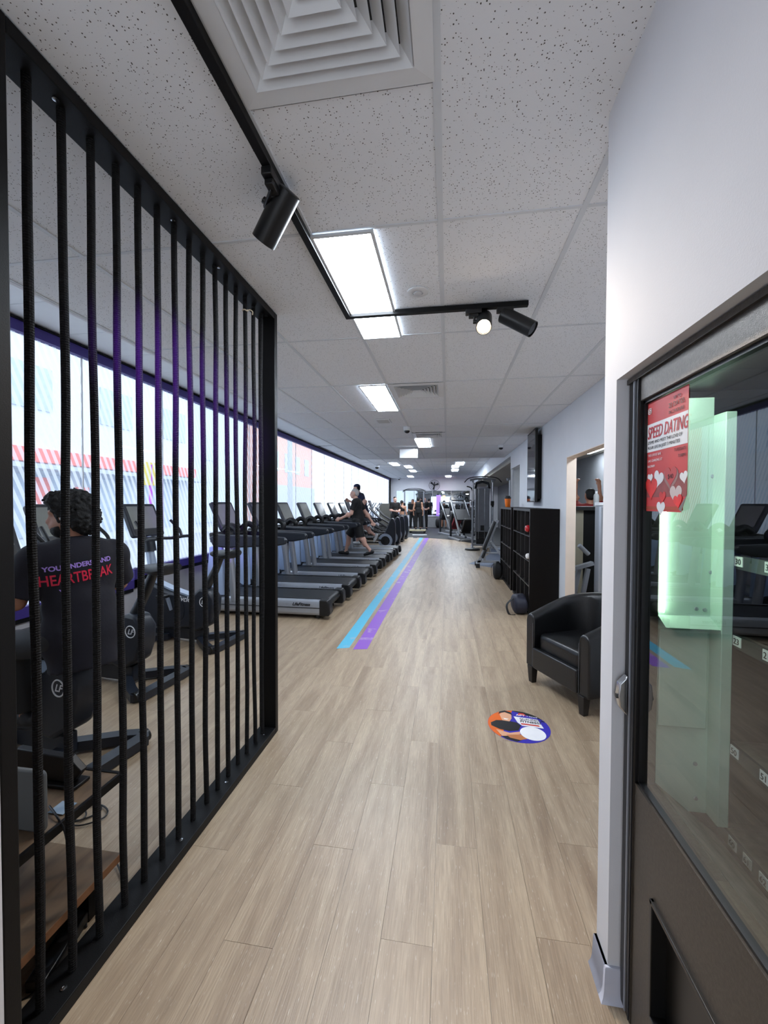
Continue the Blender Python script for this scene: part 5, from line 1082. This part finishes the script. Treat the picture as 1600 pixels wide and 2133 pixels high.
def station(label, loc, rz, w, hgt, shroud=True, lat=False, group='cable machines'):
    t = thing('cable_machine', label, 'cable machine', loc, rz, group)
    for s in (-1, 1):
        MB().box(s * w / 2 - .035, s * w / 2 + .035, -.045, .045, .06, hgt - .02).build('upright', M_STEEL, t, bevel=.008)
        MB().box(s * w / 2 - .04, s * w / 2 + .04, -.55, .45, 0, .07).build('foot', M_STEEL, t, bevel=.01)
        MB().cyl((s * w / 2, -.075, .15), (s * w / 2, -.075, hgt - .1), .014).build('guide_rod', M_CHROME, t)
        cg = MB().box(s * w / 2 - .05, s * w / 2 + .05, -.12, .06, hgt * .62, hgt * .62 + .16).build('carriage', M_IRON, t, bevel=.01)
        MB().cyl((s * w / 2 - .03, -.13, hgt * .62), (s * w / 2 + .03, -.13, hgt * .62), .05).build('pulley', M_BLACKP, cg)
    MB().tube([(-w / 2 - .1, 0, hgt - .02), (-w / 2 + .1, 0, hgt + .03), (w / 2 - .1, 0, hgt + .03), (w / 2 + .1, 0, hgt - .02)], .04, 8).build('top_beam', M_STEEL, t)
    MB().box(-w / 2, w / 2, .0, .06, .07, .13).build('cross_beam', M_STEEL, t, bevel=.006)
    if shroud:
        sp_ = MB().box(-w * .36, w * .36, .04, .30, .55, hgt - .30).build('shroud', M_SHR, t, bevel=.02); 
        for q in (-.1, .06): MB().cyl((q * w * 2, .03, .30), (q * w * 2, .03, hgt - .3), .008).build('cable', M_CHROME, t)
        for i in range(10): MB().box(-w * .30, w * .30, .06, .26, .13 + .042 * i, .168 + .042 * i).build('weight_plate', M_IRON, t, smooth=0)
        MB().box(-.06, .06, -.0, .04, .60, .78).build('stack_pin_block', M_IRON, t, bevel=.005)
        MB().tube([(-w * .36, .17, hgt - .31), (-w * .3, .17, hgt - .12), (0, .17, hgt - .06), (w * .3, .17, hgt - .12), (w * .36, .17, hgt - .31)], .05, 8).build('hood', M_DGREY, t)
    if lat: MB().tube(sstep([(-.62, -.12, hgt - .10), (-.45, -.12, hgt + .05), (0, -.12, hgt + .10), (.45, -.12, hgt + .05), (.62, -.12, hgt - .10)]), .016, 8).build('pull_bar', M_IRON, t)
    return t
station('silver cable machine with a grey weight shroud beyond the cube shelves', (1.20, 14.45, 0), 0, .66, 2.36, True, True)
station('narrow silver cable tower in the alcove behind the cube shelves', (1.93, 11.7, 0), .15, .42, 2.22, True, False)
station('far silver cable frame with two uprights near the end wall', (-1.80, 22.4, 0), 0, 1.06, 2.24, False, True)
def pole_stand():
    t = thing('pole_stand', 'tall silver pole on a round black base by the cable machine', 'stand', (.83, 13.75, 0))
    MB().lathe([(.24, 0), (.25, .02), (.23, .05), (.06, .07), (0, .07)], 28).build('base', M_IRON, t); MB().cyl((0, 0, .06), (0, 0, 1.95), .022).build('pole', M_STEEL, t); MB().lathe([(.02, 1.60), (.05, 1.66), (.055, 1.80), (.03, 1.92), (.03, 2.0), (0, 2.0)], 14).build('head', M_WHITE, t); MB().tube(sstep([(0, 0, 1.9), (-.06, 0, 2.05), (-.2, 0, 2.1)]), .02, 8).build('hook', M_IRON, t)
pole_stand()
# incline bench
bn_ = thing('incline_bench', 'adjustable black incline bench on a silver frame', 'bench', (1.0, 10.15, 0), 0)
MB().tube([(-.26, 0, .05), (.0, 0, .62), (.20, 0, 1.14)], .03, 4, flat=(.06, .07)).build('spine', M_STEEL, bn_); MB().box(-.035, .035, -.13, .13, 0, .74, T=Matrix.Translation((-.13, 0, .42)) @ Matrix.Rotation(.36, 4, 'Y')).build('back_pad', M_PADB, bn_, bevel=.025, seg=3); MB().box(-.03, .03, -.11, .11, 0, .24, T=Matrix.Translation((-.155, 0, .22)) @ Matrix.Rotation(.36, 4, 'Y')).build('seat_pad', M_PADB, bn_, bevel=.02, seg=3)
MB().box(-.28, .42, -.03, .03, .10, .16).build('floor_beam', M_STEEL, bn_, bevel=.006)
for x, w in ((-.27, .2), (.40, .26)): MB().box(x - .03, x + .03, -w, w, .04, .10).build('cross_foot', M_STEEL, bn_, bevel=.008); [MB().box(x - .045, x + .045, s * w - .04, s * w + .04, 0, .10).build('rubber_foot', M_IRON, bn_, bevel=.01) for s in (-1, 1)]
MB().tube([(-.1, 0, .16), (-.1, 0, .36)], .03, flat=(.06, .06)).build('support_post', M_STEEL, bn_); MB().tube([(.40, 0, .14), (.05, 0, .62)], .028, flat=(.05, .05)).build('brace', M_STEEL, bn_); MB().tube([(-.1, 0, .34), (.22, 0, .34), (.34, 0, .42)], .022, 8).build('handle', M_STEEL, bn_); MB().cyl((0.03, 0, .36), (.03, 0, .50), .02).build('pop_pin', M_CHROME, bn_)
# plate-loaded leg presses
def leg_press(label, loc, rz, seat=M_PADB):
    t = thing('leg_press', label, 'weight machine', loc, rz, 'plate-loaded machines')
    for s in (-1, 1):
        MB().tube([(s * .30, -.75, .25), (s * .30, .75, 1.65)], .035, flat=(.06, .08)).build('guide_rail', M_DGREY, t)
        MB().cyl((s * .32, -.72, .30), (s * .32, .72, 1.66), .018).build('guide_rod', M_STEEL, t)
        MB().box(s * .30 - .04, s * .30 + .04, .66, .76, 0, 1.62).build('rear_post', M_DGREY, t, bevel=.01)
        MB().box(s * .34 - .05, s * .34 + .05, -.9, .85, 0, .08).build('floor_rail', M_STEEL, t, bevel=.01)
        MB().cyl((s * .30, .10, 1.0), (s * .62, .10, 1.0), .025).build('plate_peg', M_CHROME, t)
        for q in range(2): MB().lathe([(.03, 0), (.21, 0), (.22, .008), (.22, .032), (.21, .04), (.03, .04)], 24, rotm(0, PI / 2, 0, (s * .42 - .02 + s * .05 * q, .10, 1.0))).build('plate', M_IRON, t)
    MB().box(-.28, .28, -.03, .03, -.30, .30, T=Matrix.Translation((0, .02, 1.05)) @ Matrix.Rotation(-.75, 4, 'X')).build('foot_plate', M_IRON, t, bevel=.01)
    MB().box(-.20, .20, -.06, .06, 0, .70, T=Matrix.Translation((0, -.55, .40)) @ Matrix.Rotation(.75, 4, 'X')).build('back_pad', seat, t, bevel=.03, seg=3); MB().box(-.20, .20, -.60, -.28, .30, .38).build('seat_pad', seat, t, bevel=.03, seg=3)
    MB().box(-.3, .3, -.95, -.87, .0, .08).build('front_bar', M_STEEL, t, bevel=.01); MB().box(-.3, .3, .68, .74, 1.52, 1.60).build('top_bar', M_STEEL, t, bevel=.01)
    MB().box(-.05, .05, -.55, .7, .1, .18).build('centre_beam', M_STEEL, t, bevel=.01)
    return t
leg_press('black leg press with inclined rails, nearest on the rubber floor', (.62, 17.6, 0), .25)
leg_press('leg press with a dark red pad behind the nearest one', (.18, 20.3, 0), .35, mat('dark_red_vinyl', (120, 34, 40), .45))
leg_press('leg press farthest back on the right', (.95, 22.0, 0), -.2)
rk = thing('dumbbell_rack', 'dark dumbbell rack against the right side of the end wall', 'rack', (.95, 25.7, 0))
for s in (-1, 1): MB().box(s * .75 - .04, s * .75 + .04, -.25, .25, 0, 1.95).build('side_frame', M_STEEL, rk, bevel=.01)
for z in (.35, .8, 1.25, 1.7): MB().box(-.75, .75, -.24, .2, z, z + .05).build('shelf', M_IRON, rk, smooth=0)
dbm = None
for zi, z in enumerate((.40, .85, 1.30)):
    for i in range(6):
        nm = 'dumbbell'
        d = thing(nm, '%s black dumbbell from the left on the %s shelf of the end rack' % (('first', 'second', 'third', 'fourth', 'fifth', 'sixth')[i], ('bottom', 'middle', 'top')[zi]), 'dumbbell', (.95 - .6 + .24 * i, 25.68, z + .065), 0, 'dumbbells on the end rack')
        if dbm is None: dbm = (MB().cyl((0, -.06, 0), (0, .06, 0), .015).mesh('grip', M_CHROME), MB().cyl((0, -.15, 0), (0, -.06, 0), .065, 6).mesh('weight', M_IRON, .3), MB().cyl((0, .06, 0), (0, .15, 0), .065, 6).mesh('weight', M_IRON, .3))
        for me, n_ in zip(dbm, ('grip', 'weight', 'weight')): link(n_, me, d)
ws = thing('weight_machine', 'grey shrouded weight machine by the far windows', 'weight machine', (-3.0, 19.6, 0), 0)
MB().box(-.28, .28, .0, .30, .35, 1.52).build('shroud', mat('olive_smoked_shroud', (96, 94, 86), .4), ws, bevel=.02); MB().box(-.3, .3, -.05, .35, 0, .35).build('base', M_IRON, ws, bevel=.02); MB().box(.32, .40, -.04, .04, 0, 1.78).build('post', M_SILVERB, ws, bevel=.01); MB().tube([(.36, 0, 1.2), (.55, -.25, 1.35), (.62, -.5, 1.1)], .025, 8).build('arm', M_STEEL, ws); MB().box(-.2, .2, -.6, -.2, .42, .50).build('seat', M_PADB, ws, bevel=.02); MB().box(-.04, .04, -.5, -.0, .05, .42).build('seat_post', M_STEEL, ws, smooth=0)
stp = thing('step_platform', 'pale wooden step platform on the rubber floor', 'step', (-1.52, 21.25, 0)); MB().box(-.42, .42, -.32, .32, .10, .16).build('top', wood_mat('pale_ply', (176, 164, 130), (200, 190, 158), 8, 8), stp, bevel=.006)
for x in (-.36, .36): MB().box(x - .04, x + .04, -.28, .28, 0, .10).build('foot', M_IRON, stp, smooth=0)
tag(MB().cyl((-1.62, 19.2, .03), (-.95, 19.35, .03), .03).build('foam_bar', M_WHITE), 'white bar lying on the rubber floor before the far machine', 'bar')

bake_texts()
# copies, made once the lettering is mesh
for k in range(1, 7): TM.append(dup(tm, (-1.51 + .022 * k, TM_Y[k] + .425, 0), PI, tm_lab[k]))
BIKES.append(dup(bk, (-2.36, 3.05, 0), PI - .10, 'empty upright exercise bike in the middle of the three'))
BIKES.append(dup(bk, (-2.36, 4.07, 0), PI - .12, 'empty upright exercise bike closest to the treadmills'))
for i, (x, y, lb) in enumerate(((-1.70, 15.05, 'black cross trainer, second of the row'), (-1.68, 16.35, 'black cross trainer, third of the row'), (-1.66, 17.65, 'black cross trainer, farthest of the row'))): CT.append(dup(ct, (x, y, 0), PI, lb))

for c in bk.children:
    if c.name.startswith('saddle'): c.location = (.07, 0, -.22)
